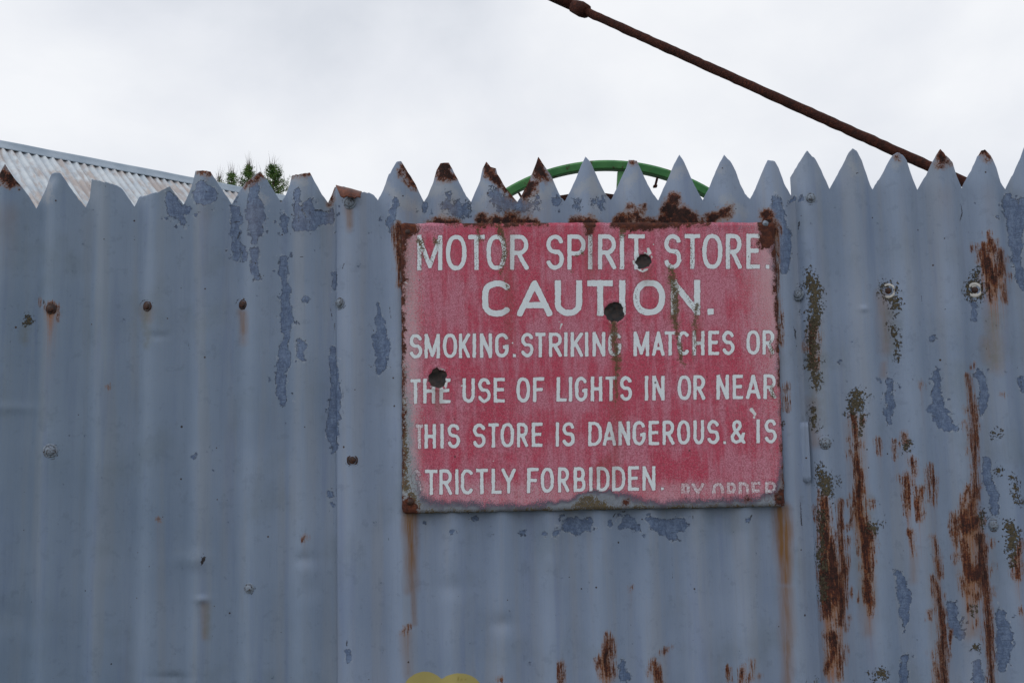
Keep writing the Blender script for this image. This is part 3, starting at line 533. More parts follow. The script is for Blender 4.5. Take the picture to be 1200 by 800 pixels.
# each glyph: list of (polyline, start cap, end cap); caps: 1 square, 0 butt, 2 join
LET = {
 'A': [([(0,0),(.5,1)],1,2),([(.5,1),(1,0)],2,1),([(.17,.27),(.83,.27)],0,0)],
 'B': [([(0,0),(0,1)],1,1),([(0,1)]+arc(.55,.76,.37,.24,90,-90,12)+[(0,.52)],0,0),([(0,.52),(.5,.52)]+arc(.55,.26,.45,.26,90,-90,12)+[(0,0)],0,0)],
 'C': [(arc(.52,.72,.48,.28,25,90,6)[0:]+arc(.5,.70,.5,.30,95,180,9)+arc(.5,.30,.5,.30,180,265,9)+arc(.52,.28,.48,.28,270,335,6),0,0)],
 'D': [([(0,0),(0,1)],1,1),([(0,1),(.35,1)]+arc(.38,.62,.62,.38,88,0,9)+arc(.38,.38,.62,.38,0,-88,9)+[(.35,0),(0,0)],0,0)],
 'E': [([(0,0),(0,1)],1,1),([(0,1),(1,1)],1,1),([(0,.52),(.85,.52)],0,1),([(0,0),(1,0)],1,1)],
 'F': [([(0,0),(0,1)],1,1),([(0,1),(1,1)],1,1),([(0,.5),(.8,.5)],0,1)],
 'G': [(arc(.5,.72,.5,.28,15,90,6)+arc(.5,.70,.5,.30,95,180,9)+arc(.5,.30,.5,.30,180,268,9)+arc(.5,.30,.5,.30,272,355,8)+[(1,.45)],0,1),([(.6,.42),(1,.42)],0,1)],
 'H': [([(0,0),(0,1)],1,1),([(1,0),(1,1)],1,1),([(0,.5),(1,.5)],0,0)],
 'I': [([(.5,0),(.5,1)],1,1)],
 'K': [([(0,0),(0,1)],1,1),([(0,.36),(1,1)],0,1),([(.32,.58),(1,0)],0,1)],
 'L': [([(0,1),(0,0)],1,1),([(0,0),(1,0)],1,1)],
 'M': [([(0,0),(0,1)],1,1),([(0,1),(.5,.06)],1,2),([(.5,.06),(1,1)],2,1),([(1,1),(1,0)],1,1)],
 'N': [([(0,0),(0,1)],1,1),([(0,1),(1,0)],1,1),([(1,0),(1,1)],1,1)],
 'O': [(sup(),2,2)],
 'P': [([(0,0),(0,1)],1,1),([(0,1),(.5,1)]+arc(.5,.73,.5,.27,90,-90,14)+[(0,.46)],0,0)],
 'R': [([(0,0),(0,1)],1,1),([(0,1),(.5,1)]+arc(.5,.74,.47,.26,90,-90,14)+[(0,.48)],0,0),([(.42,.48),(1,0)],0,1)],
 'S': [(arc(.5,.75,.48,.25,12,245,20)+arc(.5,.27,.5,.27,60,-168,20),0,0)],
 'T': [([(.5,0),(.5,1)],1,1),([(0,1),(1,1)],1,1)],
 'U': [([(0,1),(0,.32)]+arc(.5,.30,.5,.30,180,360,16)+[(1,.32),(1,1)],1,1)],
 'Y': [([(0,1),(.5,.45)],1,2),([(1,1),(.5,.45)],1,2),([(.5,.45),(.5,0)],2,1)],
 '&': [([(1,0),(.2,.62),(.12,.76),(.18,.92),(.4,1),(.62,.93),(.68,.78),(.55,.62),(.15,.42),(0,.24),(.08,.07),(.35,0),(.65,.06),(.88,.24),(.98,.46)],1,0)],
}
ROWS = [  # (words..., x0,x1 pairs), top-left y, top-right y, bottom-left y, bottom-right y, half stroke
 ("M 489 518.4 O 522.6 546.6 T 548.5 568 O 570 593.4 R 597.6 619.5 S 639.6 660.6 P 664.6 686 I 688.6 694 R 700.4 722 I 726 731 T 735.6 755 S 777.6 798 T 802 819.8 O 822.4 846 R 850 868.8 E 874 890 . 896.5 901", 490, 900, 276, 274.3, 317.3, 315.2, 2.5),
 ("C 565 599.6 A 605.6 647 U 650 682 T 688 718 I 724.6 733 O 741.6 779 N 785.6 820 . 828.6 835.8", 565, 836, 329, 328.2, 371.5, 369, 3.6),
 ("S 480 495 M 497.6 515.6 O 519 535.6 K 537.6 551 I 553.6 558 N 562.4 576.6 G 580 596 . 600.6 604.6 S 610.4 625 T 627 639 R 643 658.4 I 660.6 664.9 K 668.4 683 I 685 689.3 N 694 709 G 712.4 727.6 M 742 760.4 A 763.6 778.4 T 778.6 791 C 793.6 807.6 H 811 825 E 829.4 842 S 845.6 860 O 874 890 R 893 907", 480, 907, 391.6, 387, 420.2, 415.4, 2.0),
 ("T 481 493 H 496 510 E 515 528 U 542 556.4 S 560 575 E 578.4 591.6 O 605 621 F 624.4 637.6 L 652 664 I 666 670.5 G 673.6 688 H 692 705.6 T 709 722.4 S 726 740.4 I 755 759.3 N 764 778.4 O 793.6 809.6 R 812 826 N 839 853.6 E 858 870 A 873.6 890.6 R 894 909", 481, 909, 444, 438.4, 473, 467.2, 2.0),
 ("T 487 496 H 497.6 511 I 516 520.3 S 524.4 539 S 554 569 T 572 584.4 O 586.6 602.4 R 605.6 619 E 623 635.6 I 651 655 S 658.6 673.4 D 689 705 A 706 721.6 N 724.4 738 G 741 756 E 759.6 772 R 776 790 O 793 808.4 U 812 824.6 S 828 842.4 . 846.8 850 & 855.6 873 I 885.6 889.8 S 895 909.6", 488, 909, 497, 490.8, 525.6, 519, 1.95),
 ("S 482 494 T 498 513 R 515 530 I 533.4 537.5 C 540 555 T 557.6 571.6 L 576 588 Y 587.4 604.6 F 617.6 631 O 633.4 649 R 653.6 667 B 672 686 I 690 694.2 D 699 714 D 717 732.4 E 735.6 748.4 N 752.4 767.6 . 774 777.5", 498, 778, 550, 545.4, 579.8, 574, 1.95),
 ("B 798 808.6 Y 810 824.6 O 834 848 R 851 862.4 D 865 877.4 E 880 890.4 R 896 909.5", 798, 909, 566, 563.5, 589, 585.5, 1.9)]
def box_seg(u, v, p, q, hw, c0, c1):
    dx, dy = q[0] - p[0], q[1] - p[1]; L = math.hypot(dx, dy) or 1e-6; dx /= L; dy /= L
    a0 = -hw if c0 == 1 else 0.0; a1 = L + (hw if c1 == 1 else 0.0)
    t = (u - p[0]) * dx + (v - p[1]) * dy; s = np.abs(-(u - p[0]) * dy + (v - p[1]) * dx)
    return np.maximum(np.maximum(a0 - t, t - a1), s - hw)
def caps(u, v, p, q, hw):
    dx, dy = q[0] - p[0], q[1] - p[1]; L = dx * dx + dy * dy or 1e-9
    t = np.clip(((u - p[0]) * dx + (v - p[1]) * dy) / L, 0, 1); return np.hypot(u - p[0] - t * dx, v - p[1] - t * dy) - hw
def letters_field(u, v):
    F = np.full(u.shape, 3.0)
    for txt, xa, xb, ta, tb, ba, bb, hw in ROWS:
        tk = txt.split()
        for i in range(0, len(tk), 3):
            ch, x0, x1 = tk[i], float(tk[i + 1]), float(tk[i + 2]); f = ((x0 + x1) / 2 - xa) / (xb - xa)
            top = ta + (tb - ta) * f; bot = ba + (bb - ba) * f; m = 3
            if ch == '.': top = bot - (x1 - x0)
            k = np.nonzero((u > x0 - m) & (u < x1 + m) & (v > top - m) & (v < bot + m))[0]
            if not len(k): continue
            U, W = u[k], v[k]; bx = np.maximum(np.abs(U - (x0 + x1) / 2) - (x1 - x0) / 2, np.abs(W - (top + bot) / 2) - (bot - top) / 2)
            if ch == '.': F[k] = np.minimum(F[k], bx); continue
            mp = lambda q: (x0 + hw + (x1 - x0 - 2 * hw) * q[0], bot - hw - (bot - top - 2 * hw) * q[1])
            D = np.full(U.shape, 9.0)
            for P, c0, c1 in LET[ch]:
                P = [mp(q) for q in P]; n = len(P) - 1
                for s in range(n):
                    first, last = s == 0 and c0 != 2, s == n - 1 and c1 != 2
                    if first or last:
                        D = np.minimum(D, box_seg(U, W, P[s], P[s + 1], hw, c0 if s == 0 else 0, c1 if s == n - 1 else 0))
                        if first and not last: D = np.minimum(D, np.where(np.hypot(U - P[1][0], W - P[1][1]) < hw * 1.01, np.hypot(U - P[1][0], W - P[1][1]) - hw, 9) if n > 1 else 9)
                        if last and not first: D = np.minimum(D, np.hypot(U - P[s][0], W - P[s][1]) - hw)
                    else: D = np.minimum(D, caps(U, W, P[s], P[s + 1], hw))
            F[k] = np.minimum(F[k], np.maximum(D, bx))
    return np.clip(-F / 1.6, -1, 1)
def poly_sdf(u, v, P):
    d = np.full(u.shape, 1e9); ins = np.zeros(u.shape, bool); n = len(P)
    for i in range(n):
        (x0, y0), (x1, y1) = P[i], P[(i + 1) % n]; d = np.minimum(d, caps(u, v, (x0, y0), (x1, y1), 0))
        c = ((y0 > v) != (y1 > v)); xx = x0 + (v - y0) * (x1 - x0) / ((y1 - y0) or 1e-9); ins ^= c & (u < xx)
    return np.where(ins, d, -d)
def make_plate():
    cs = [at(*c, SY) for c in ((471.5,263.2),(906.5,262),(918,591.5),(473,600))]
    nc, nr = 470, 350; s = np.linspace(0, 1, nc)[:, None]; t = np.linspace(0, 1, nr)[None]
    P = sum(w_[..., None] * c for w_, c in zip(((1 - s) * t, s * t, s * (1 - t), (1 - s) * (1 - t)), cs))
    V = P.reshape(-1, 3); S = np.repeat(s, nr, 1).ravel(); T = np.repeat(t, nc, 0).ravel()
    W, H = .60, .45; ed = np.minimum(np.minimum(S, 1 - S) * W, np.minimum(T, 1 - T) * H)
    V[:, 1] += np.clip(1 - ed / .004, 0, 1) ** 2 * .0025 + .0012 * np.sin(S * 5 + 1) * np.cos(T * 4) - .002 * np.sin(PI * S)
    # eaten edges
    cx, cz = V[:, 0] - V[:, 0].mean(), V[:, 2] - V[:, 2].mean(); k = np.clip(1 - ed / .003, 0, 1)
    nz = vnoise(V[:, 0] * 1000, V[:, 2] * 1000, 7, 31) * .0022; V[:, 0] -= np.sign(cx) * k * nz * (np.minimum(S, 1 - S) * W < .004); V[:, 2] -= np.sign(cz) * k * nz * (np.minimum(T, 1 - T) * H < .004)
    u, v = project(V)
    u0, v0 = u.copy(), v.copy()
    PITS = [(753,306.5,10),(719.5,366,12.5),(512.5,443,12)]
    pit = np.full(u.shape, -1.0); ring = np.full(u.shape, -1.0); wu = vnoise(u, v, 4, 51) * 3
    for a, b, r in PITS:
        d = np.hypot(u - a, v - b) + wu; V[:, 1] += .0028 * np.clip(1 - (d / (r * 1.02)) ** 2, 0, 1) - .0006 * np.exp(-((d - r * 1.1) / 1.6) ** 2)
        pit = np.maximum(pit, np.clip((r - d) / 1.6, -1, 1)); ring = np.maximum(ring, np.clip((1.5 if r < 10 else .7) - np.abs(d - r - .6), -1, 1) + np.clip(vnoise(u, v, 7, 61) * 3.0 - .75 + .5 * (v > b) * (r < 10), -1.6, .2))
    me = mesh_np('enamel_plate', V, grid_quads(nc, nr))
    attr(me, 'letters', letters_field(u0 + vnoise(u0, v0, 3, 91) * .7, v0 + vnoise(u0, v0, 3, 92) * .7))
    GR = np.clip(strokes_field(u, v, [['5',(492,280,3),(493,316,3)], ['5',(498,282,3),(508,312,3),(516,282,2)], ['5',(558,282,2),(558,316,2)], ['4',(692,280,3),(692,316,2)], ['4',(722,330,1),(706,314,1)], ['5',(590,285,4),(590,315,3)], ['5',(809,285,3),(811,315,3)], ['5',(781,280,2),(793,300,2)], ['5',(855,285,2),(853,315,2)], ['4',(862,302,1),(868,315,1)], ['5',(876,300,2),(880,315,2)], ['5',(790,330,5),(790,370,5)], ['4',(797,335,1),(814,364,3)], ['4',(747,335,1),(744,350,2),(752,368,2)], ['4',(700,335,1),(701,370,2)], ['4',(675,370,3)], ['4',(902,400,4),(905,415,4)], ['4',(900,445,3),(905,465,4)], ['4',(676,300,3)], ['4',(729,314,2)], ['3',(488,497,1),(488,525,1)],['3',(717,395,4),(720,415,5)]], 5) * .5 + .5, 0, 1)
    RED = [(476,270),(472,300),(472,340),(474,400),(477,450),(483,480),(486,530),(489,560),(497,579),(512,586),(560,589),(620,590),(665,585),(688,574),(715,574),(740,580),(775,588),(800,585),(850,584),(885,582),(906,573),(912,545),(915,500),(912,450),(910,380),(907,330),(903,295),(893,270),(700,262),(560,262)]
    wn = vnoise(u, v, 7, 71) * 5
    sd = poly_sdf(u, v, RED) + wn; far_r = np.where((u > 860) & (v < 560), np.clip((u - 872) / 45, 0, .42) * np.clip(1.3 - (v - 260) / 420, .3, 1), 0)
    top = np.clip((sd < 0) * 0 + 0, 0, 1)
    soft = np.where(u < 520, 11.0, 8.0) * np.where((u > 640) & (u < 720), .6, 1); fade = np.clip(-sd / soft * .9, -1, 1);  fade = np.maximum(fade, np.clip(-.62 + (500 - u) / 60, -1, 1) * 1.0)
    attr(me, 'pale', np.clip(np.where(v < 560, np.clip((u - 850) / 60, 0, 1) * np.clip(1.25 - (v - 265) / 260, .35, 1), 0) + np.clip((505 - u) / 25, 0, .8) + np.clip((v - 555) / 30, 0, .5), 0, 1)); attr(me, 'grime', GR)
    attr(me, 'fade', np.where(v < 272, np.minimum(fade, -.3), fade)); attr(me, 'side', np.clip((500 - u) / 20, 0, 1))
    fa = np.clip(-(sd - 2) / 6, 0, 1); fa = np.maximum(fa, np.where((v > 545) & (u > 790), (.56 + np.clip((v - 577) / 8, 0, .5)), 0)); fa = np.maximum(fa, np.where((u > 889) & (v < 320), .33, 0)); fa = np.maximum(fa, np.where((u < 497) & (v > 495) & (v < 530), .52, 0)); fa = np.maximum(fa, np.where((u < 495) & (v > 540), .62, 0))
    attr(me, 'faint', fa)
    wp = warp2(u, v, 4); wz = (vnoise(u, v * .4, 4, 81) * 3, wp[1])
    rust = [[(477,270,10),(484,268,6)], [(472,268,5),(471,300,5),(470,345,3)], [(472,350,2),(472,600,1.2)], [(897,262,9),(902,272,11),(896,284,8)], [(908,290,3),(912,400,2.6),(916,470,3),(918,520,2),(919,590,2)], [(478,592,9),(483,596,8)], [(914,584,8),(919,575,4)], [(690,262,8),(690,272,5)],
            [(525,262,2),(560,262,4),(600,262,3),(640,262,2)], [(720,263,4),(745,264,5),(790,263,4),(830,263,3)], [(476,330,1.5),(471,330,4)], [(874,585,2.5)], [(733,588,3.5)], [(910,405,3),(909,412,2)]]
    attr(me, 'rust', strokes_field(u, v, rust, 4.0, wp))
    moss = [[(472,601,4),(600,600.5,4),(690,598,5),(780,596,4),(919,593,3)], [(674,594,4),(690,587,9),(706,592,6)], [(482,580,5),(488,592,5)], [(470,350,2),(471,430,3),(473,500,4),(475,570,5)],
            [(560,264,3),(561,284,2.5),(566,280,2)], [(583,264,5),(588,275,4),(592,285,3),(590,310,2.5),(587,320,2)], [(592,325,1),(595,340,1)], [(786,317,4),(788,329,4),(791,340,4.5),(790,370,5),(791,380,3),(795,400,3),(798,420,3),(802,432,.6)],
            [(817,358,3),(815,372,3),(813,390,2.5),(812,420,.8)], [(730,268,5),(728,278,3)], [(719,378,4),(721,400,5),(722,420,5),(723,440,2.5),(722,470,1.6)], [(493,282,4),(497,300,2)], [(512,283,4)], [(676,300,2),(682,296,2)], [(669,318,1)], [(800,264,3),(797,268,2)], [(904,412,4),(903,418,2)], [(904,455,2.5),(905,465,2)]]
    attr(me, 'moss', strokes_field(u, v, moss, 3.5, wz))
    stn = [['5',(512,450,6),(512,472,5),(513,486,1)], ['6',(719,378,5),(721,400,4),(722,450,2)], ['7',(755,318,6),(757,330,4)], ['12',(690,262,4),(692,320,1)], ['10',(595,262,4),(597,400,1)], ['8',(786,318,4),(790,380,3)], ['12',(722,470,2),(720,560,1)], ['10',(478,280,4),(474,350,2)], ['8',(700,555,4),(722,530,2)], ['8',(817,370,3),(816,400,2)]]
    attr(me, 'stain', np.clip(strokes_field(u, v, stn, 7, wz) * .5 + .5, 0, 1) * .7)
    wht = [[(655,377,.9)], [(658,380,1.1),(656,386,.7)], [(652,380,.6)], [(474,330,1.2),(478,333,.8)], [(476,337,1)], [(600.5,402,1)], [(880,480,2.4),(884,485,2.0)], [(883,489,1.3)], [(759,292,2),(761,297,2),(756,300,2)], [(765,287,.9)], [(848,517,.9)], [(578,540,.8)], [(644,332,.9)], [(523,449,1.5),(522,454,1)], [(731,588,1)], [(541,452,1)], [(746,315,1),(752,318.5,1.2),(758,316,1)]]
    attr(me, 'white', np.maximum(strokes_field(u, v, wht, 1.8), np.where(pit > 0, -1, ring))); attr(me, 'pit', pit)
    me.materials.append(M_SIGN); o = link('enamel_plate', me, sign)
    s_ = o.modifiers.new('thickness', 'SOLIDIFY'); s_.thickness = 0.0028; s_.offset = 1.0
    return o
plate = make_plate()
def screw(u, v, r, mat=M_BOLT_RUST):
    p = at(u, v, SY - .0012); R = r * 1.34e-3
    return lathe([(R, -.001), (R, .0008), (R * .85, .0022), (R * .5, .0032), (R * .1, .0035)], 14, sign, 'screw', p, mat, jit=.05, seed=int(u))
for a in [(478,272,4),(690,269,3.6),(481,588,4.2),(913,583,4)]: screw(*a)
s5 = screw(897, 262, 3.8, M_BOLT_PAINT)
# ------------------------------------------------------------------ rusty stay rod
def tube(path, rad, n, seed, lump=0.0):
    r_ = random.Random(seed); V = []; Q = []
    T = []
    for i, p in enumerate(path):
        a = Vector(path[max(i - 1, 0)]); b = Vector(path[min(i + 1, len(path) - 1)]); t = (b - a).normalized()
        s = t.cross(Vector((0, 0, 1))).normalized(); q = s.cross(t)
        for k in range(n):
            an = 2 * PI * k / n; rr = (rad[i] if isinstance(rad, list) else rad) * (1 + r_.uniform(-lump, lump)); V.append(Vector(p) + (s * math.cos(an) + q * math.sin(an)) * rr)
    for i in range(len(path) - 1):
        for k in range(n): Q.append((i * n + k, i * n + (k + 1) % n, (i + 1) * n + (k + 1) % n, (i + 1) * n + k))
    return V, Q
def mesh_simple(name, V, F, mats, parent=None, smooth=True):
    me = bpy.data.meshes.new(name); me.from_pydata([tuple(v) for v in V], [], F); me.update()
    bm = bmesh.new(); bm.from_mesh(me); bmesh.ops.recalc_face_normals(bm, faces=bm.faces); bm.to_mesh(me); bm.free()
    for m in (mats if isinstance(mats, list) else [mats]): me.materials.append(m)
    for f in me.polygons: f.use_smooth = smooth
    return link(name, me, parent)
M_ROD = rust_material('flaking_rust', hot=-0.10, bumpd=.0012, dark=.7)
pa = Vector(at_depth(652, -2, 2.95)); pb = Vector(at_depth(1129, 213, 2.30)); dr = (pb - pa).normalized()
# carry the rod down to the ground behind the fence and up out of the picture
low = pb + dr * ((pb.z) / -dr.z); hi = pa - dr * 1.6
rod = empty('stay_rod', tuple(low)); tag(rod, 'thin rusty brown stay rod slanting across the sky behind the fence', 'rod')
n = 420; r_ = random.Random(5); path = [hi.lerp(low, i / n) for i in range(n + 1)]
rad = [0.0122 * (1 + .05 * (r_.random() - .5)) for i in range(n + 1)]
V, Q = tube(path, rad, 12, 3, .07); mesh_simple('bar', V, Q + [tuple(range(12)), tuple(range(len(V) - 12, len(V)))], M_ROD, rod)
Lr = (low - hi).length
V = []; Q = []
for k in range(110):                                   # flakes of scale hanging off the underside
    t = r_.uniform(.05, .7); p = hi.lerp(low, t) + Vector((0, 0, -.0112)) + Vector((0, r_.uniform(-.006, .004), 0)); s = r_.uniform(.0015, .005); i0 = len(V)
    V += [p + dr * -s, p + dr * s, p + Vector((0, 0, -s * r_.uniform(.5, 1.3))) + dr * r_.uniform(-s, s), p + Vector((0, -.004, 0))]; Q += [(i0, i0 + 1, i0 + 2), (i0, i0 + 2, i0 + 3), (i0 + 1, i0 + 3, i0 + 2), (i0, i0 + 3, i0 + 1)]
fl = mesh_simple('rust_flake', V, Q, M_ROD, rod, False); fl['kind'] = 'stuff'
pc = pa + (Vector(at_depth(684, 5, 2.9)) - pa).project(dr)
V, Q = tube([pc - dr * .030, pc - dr * .028, pc - dr * .006, pc + dr * .002, pc + dr * .024, pc + dr * .026], [.013, .019, .021, .022, .020, .013], 10, 4, .05)
mesh_simple('collar', V, Q + [tuple(range(10)), tuple(range(len(V) - 10, len(V)))], M_ROD, rod)
V, Q = tube([pa - dr * .25, pc - dr * .02], .0155, 10, 6, .06); mesh_simple('sleeve', V, Q + [tuple(range(10)), tuple(range(10, 20))], M_ROD, rod)

# ------------------------------------------------------------------ green wheel
g = G('green_painted_iron'); nn = g.noise(9, 4, .6); col = g.mix(g.step(nn, .35, .7), (0.040, 0.19, 0.055), (0.085, 0.27, 0.085)); nz = g.noise(14, 5, .75)
col = g.mix(g.mul(g.step(nz, .57, .66), .9), col, (0.075, 0.035, 0.022)); M_GREEN = g.fin(col, g.mix(g.step(nz, .57, .66), .5, .9), g.bump(nz, .003, .4))
M_DARK = rust_material('dark_iron', hot=-.1, bumpd=.001, dark=.55)
WD = 6.2; sc_ = WD / FPX; wc = at_depth(717, 419, WD); RW = 235 * sc_
wheel = empty('green_wheel', (float(wc[0]), float(wc[1]), 0)); tag(wheel, 'large green spoked iron wheel rising above the fence top behind the sign', 'wheel')
ax = Vector((math.sin(_y - .06), math.cos(_y - .06), 0)); wx = Vector((ax.y, -ax.x, 0)); WC = Vector(wc)
def wp_(r, a, d): return WC + wx * (r * math.cos(a)) + Vector((0, 0, 1)) * (r * math.sin(a)) + ax * d
def ring(prof, n=160):
    V = []; Q = []; m = len(prof)
    for i in range(n):
        for r, d in prof: V.append(wp_(r, 2 * PI * i / n, d))
    for i in range(n):
        for j in range(m): Q.append((i * m + j, i * m + (j + 1) % m, ((i + 1) % n) * m + (j + 1) % m, ((i + 1) % n) * m + j))
    return V, Q
V, Q = ring([(RW, -.05), (RW, .05), (RW - .012, .055), (RW - .010, .03), (RW - .042, .03), (RW - .052, .02), (RW - .052, -.035), (RW - .048, -.045), (RW - .012, -.055)])
mesh_simple('rim', V, Q, M_GREEN, wheel, False)
for k in range(8):
    a = math.radians(85.3 + 45 * k); V = []; s, t = .020, .016
    for r in (.12, RW - .06):
        ww = s * (1.5 if r < .2 else 1)
        for (p, q) in ((-1, -1), (1, -1), (1, 1), (-1, 1)): V.append(wp_(r, a, q * t) + (wx * -math.sin(a) + Vector((0, 0, 1)) * math.cos(a)) * (p * ww))
    mesh_simple('spoke', V, [(0, 1, 5, 4), (1, 2, 6, 5), (2, 3, 7, 6), (3, 0, 4, 7), (0, 3, 2, 1), (4, 5, 6, 7)], M_GREEN, wheel, False)
V, Q = ring([(.05, -.1), (.05, .1), (.12, .1), (.14, .07), (.14, -.07), (.12, -.1)], 40); mesh_simple('hub', V, Q, M_GREEN, wheel, False)
for a in (118, 74, 52):
    a = math.radians(a); V = []; F = []
    for q, rr in ((0, .008), (.05, .008), (.052, .014), (.068, .013)):
        for k in range(8): V.append(wp_(RW - .06 - q, a, -.02) + (wx * math.cos(k * PI / 4) + ax * math.sin(k * PI / 4)) * rr)
    for i in range(3): F += [(i * 8 + k, i * 8 + (k + 1) % 8, (i + 1) * 8 + (k + 1) % 8, (i + 1) * 8 + k) for k in range(8)]
    mesh_simple('bolt', V, F + [tuple(range(24, 32))], M_DARK, wheel)
# axle drum and bearing stand behind the rim
dcx = Vector(at_depth(688, 421, WD)); WC2 = WC
V = []; F = []; nD = 64; RD = 1.085
for d in (.13, .155):
    for k in range(nD):
        for r in (RD, RD - .05): V.append(WC + wx * (r * math.cos(2 * PI * k / nD) - .09) + Vector((0, 0, r * math.sin(2 * PI * k / nD))) + ax * d)
for k in range(nD):
    a, b = k * 2, ((k + 1) % nD) * 2; o_ = nD * 2
    F += [(a, b, b + 1, a + 1), (a + o_, a + 1 + o_, b + 1 + o_, b + o_), (a, a + o_, b + o_, b), (a + 1, b + 1, b + 1 + o_, a + 1 + o_)]
mesh_simple('inner_ring', V, F, M_DARK, wheel)['label'] = 'dark iron ring just inside the green rim'
def box(name, c, sx, sy, sz, mat, parent, rot=0):
    V = []; ca, sa = math.cos(rot), math.sin(rot)
    for dz in (0, 1):
        for p, q in ((-1, -1), (1, -1), (1, 1), (-1, 1)): X, Y = p * sx / 2, q * sy / 2; V.append((c[0] + X * ca - Y * sa, c[1] + X * sa + Y * ca, c[2] + dz * sz))
    return mesh_simple(name, V, [(0, 3, 2, 1), (4, 5, 6, 7), (0, 1, 5, 4), (1, 2, 6, 5), (2, 3, 7, 6), (3, 0, 4, 7)], mat, parent, False)
for s in (-1, 1): q = WC + ax * (.28 * s); box('stand', (q.x, q.y, 0), .18, .10, q.z - .04, M_DARK, wheel)
V, Q = tube([WC - ax * .4, WC + ax * .4], .04, 14, 8); mesh_simple('axle', V, Q + [tuple(range(14)), tuple(range(14, 28))], M_DARK, wheel)

# ------------------------------------------------------------------ shed with corrugated roof, behind to the left
def roof_mat():
    g = G('galvanised_roof_iron'); cx = g.t.nodes.new('ShaderNodeCombineXYZ'); g.put(cx.inputs[0], g.mul(g.at('across'), 16)); g.put(cx.inputs[1], g.mul(g.at('down'), 2.2))
    def nz(sc):
        n = g.t.nodes.new('ShaderNodeTexNoise'); n.inputs['Scale'].default_value = sc; n.inputs['Detail'].default_value = 5; n.inputs['Roughness'].default_value = .65; g.t.links.new(cx.outputs[0], n.inputs[0]); return n.outputs['Fac']
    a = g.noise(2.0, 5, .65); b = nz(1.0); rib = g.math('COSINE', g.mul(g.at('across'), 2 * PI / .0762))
    c = g.mix(g.step(g.noise(6, 3), .3, .7), (0.46, 0.52, 0.58), (0.60, 0.65, 0.69)); c = g.mix(g.mul(g.step(rib, 0.2, -0.9), .12), c, (0.22, 0.245, 0.285)); f = g.add(g.mul(a, .55), g.mul(b, .6))  # trough shading put into the roof colour so the ribs read
    c = g.mix(g.mul(g.step(f, .53, .66), .6), c, (0.34, 0.235, 0.18)); c = g.mix(g.mul(g.step(g.add(f, g.mul(g.sub(g.noise(24, 4, .7), .5), .35)), .70, .80), .8), c, (0.13, 0.06, 0.035))
    return g.fin(c, .6, g.bump(g.noise(30, 3), .004, .3), spec=.35)
M_ROOF = roof_mat()
g = G('flashing'); M_CAP = g.fin(g.mix(g.step(g.noise(3, 4), .35, .7), (0.28, 0.35, 0.43), (0.40, 0.47, 0.55)), .55, spec=.4)
g = G('shed_wall_paint'); M_WALL = g.fin(g.mix(g.step(g.noise(2, 4), .35, .7), (0.20, 0.23, 0.25), (0.28, 0.30, 0.31)), .8)
RDp = 9.5; pR = Vector(at_depth(0, 168, RDp))                   # point on the ridge; the ridge is level and recedes to the right
def ridge_dir():
    best = None
    for k in range(300, 800):
        th = math.radians(k / 10); d = np.array([math.sin(th), math.cos(th), 0]); P = np.array(pR) + d * 3
        u, v = project(np.array([P])); s = (v[0] - 168) / u[0]
        if best is None or abs(s - .191) < best[0]: best = (abs(s - .191), th)
    return best[1]
th = ridge_dir(); rd = Vector((math.sin(th), math.cos(th), 0)); dn = Vector((math.cos(th), -math.sin(th), 0))    # dn: towards the viewer
shed = empty('shed', (pR.x, pR.y, 0)); tag(shed, 'long shed whose pale rust-stained corrugated roof shows above the fence at left', 'shed')
SL = math.radians(38); RP = .0762; RA = .012; RLEN = 3.6
def roof_sheet(s0, side):
    down = (dn * side) * math.cos(SL) - Vector((0, 0, math.sin(SL))); nrm = (dn * side) * math.sin(SL) + Vector((0, 0, math.cos(SL)))
    nx_, ny_ = 73, 12; V = np.zeros((nx_, ny_, 3)); lift = .0015 * (int(round(s0 / .6858)) % 2)
    for i in range(nx_):
        s = s0 + i / (nx_ - 1) * .72; w_ = math.cos(2 * PI * s / RP) * RA
        for j in range(ny_):
            p = pR + rd * s + down * (.03 + j / (ny_ - 1) * RLEN) + nrm * (w_ + lift - .012 + .003 * math.sin(s * 3 + j)); V[i, j] = p
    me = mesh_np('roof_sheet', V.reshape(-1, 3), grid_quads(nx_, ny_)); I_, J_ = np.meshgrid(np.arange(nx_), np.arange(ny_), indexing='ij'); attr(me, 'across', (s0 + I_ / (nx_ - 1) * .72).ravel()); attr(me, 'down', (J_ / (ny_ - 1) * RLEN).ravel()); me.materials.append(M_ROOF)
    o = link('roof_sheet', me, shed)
S0, NS = -3 * .6858 - .6858, 20
for k in range(NS):
    for sd_ in (1, -1): roof_sheet(S0 + k * .6858, sd_)
a0, a1 = S0 - .05, S0 + NS * .6858 + .1
V = []; F = []; nC = 60
tS = math.tan(SL); prof = [(-.092, -.092 * tS - .004), (-.088, -.088 * tS + .005), (-.03, -.03 * tS + .006), (-.022, .006), (-.012, .022), (0, .028), (.012, .022), (.022, .006), (.03, -.03 * tS + .006), (.088, -.088 * tS + .005), (.092, -.092 * tS - .004)]
for i in range(nC + 1):
    for q, z in prof: V.append(pR + rd * (a0 + (a1 - a0) * i / nC) + dn * q + Vector((0, 0, z + .004 + .0015 * math.sin(i * 2.1))))
for i in range(nC):
    for j in range(len(prof) - 1): m = len(prof); F.append((i * m + j, i * m + j + 1, (i + 1) * m + j + 1, (i + 1) * m + j))
cap = mesh_simple('ridge_cap', V, F, M_CAP, shed); cap.modifiers.new('thickness', 'SOLIDIFY').thickness = .002
ez = pR.z - RLEN * math.sin(SL) - .06; hw_ = (RLEN - .25) * math.cos(SL)
c0, c1 = pR + rd * (a0 + .2), pR + rd * (a1 - .2)
V = []
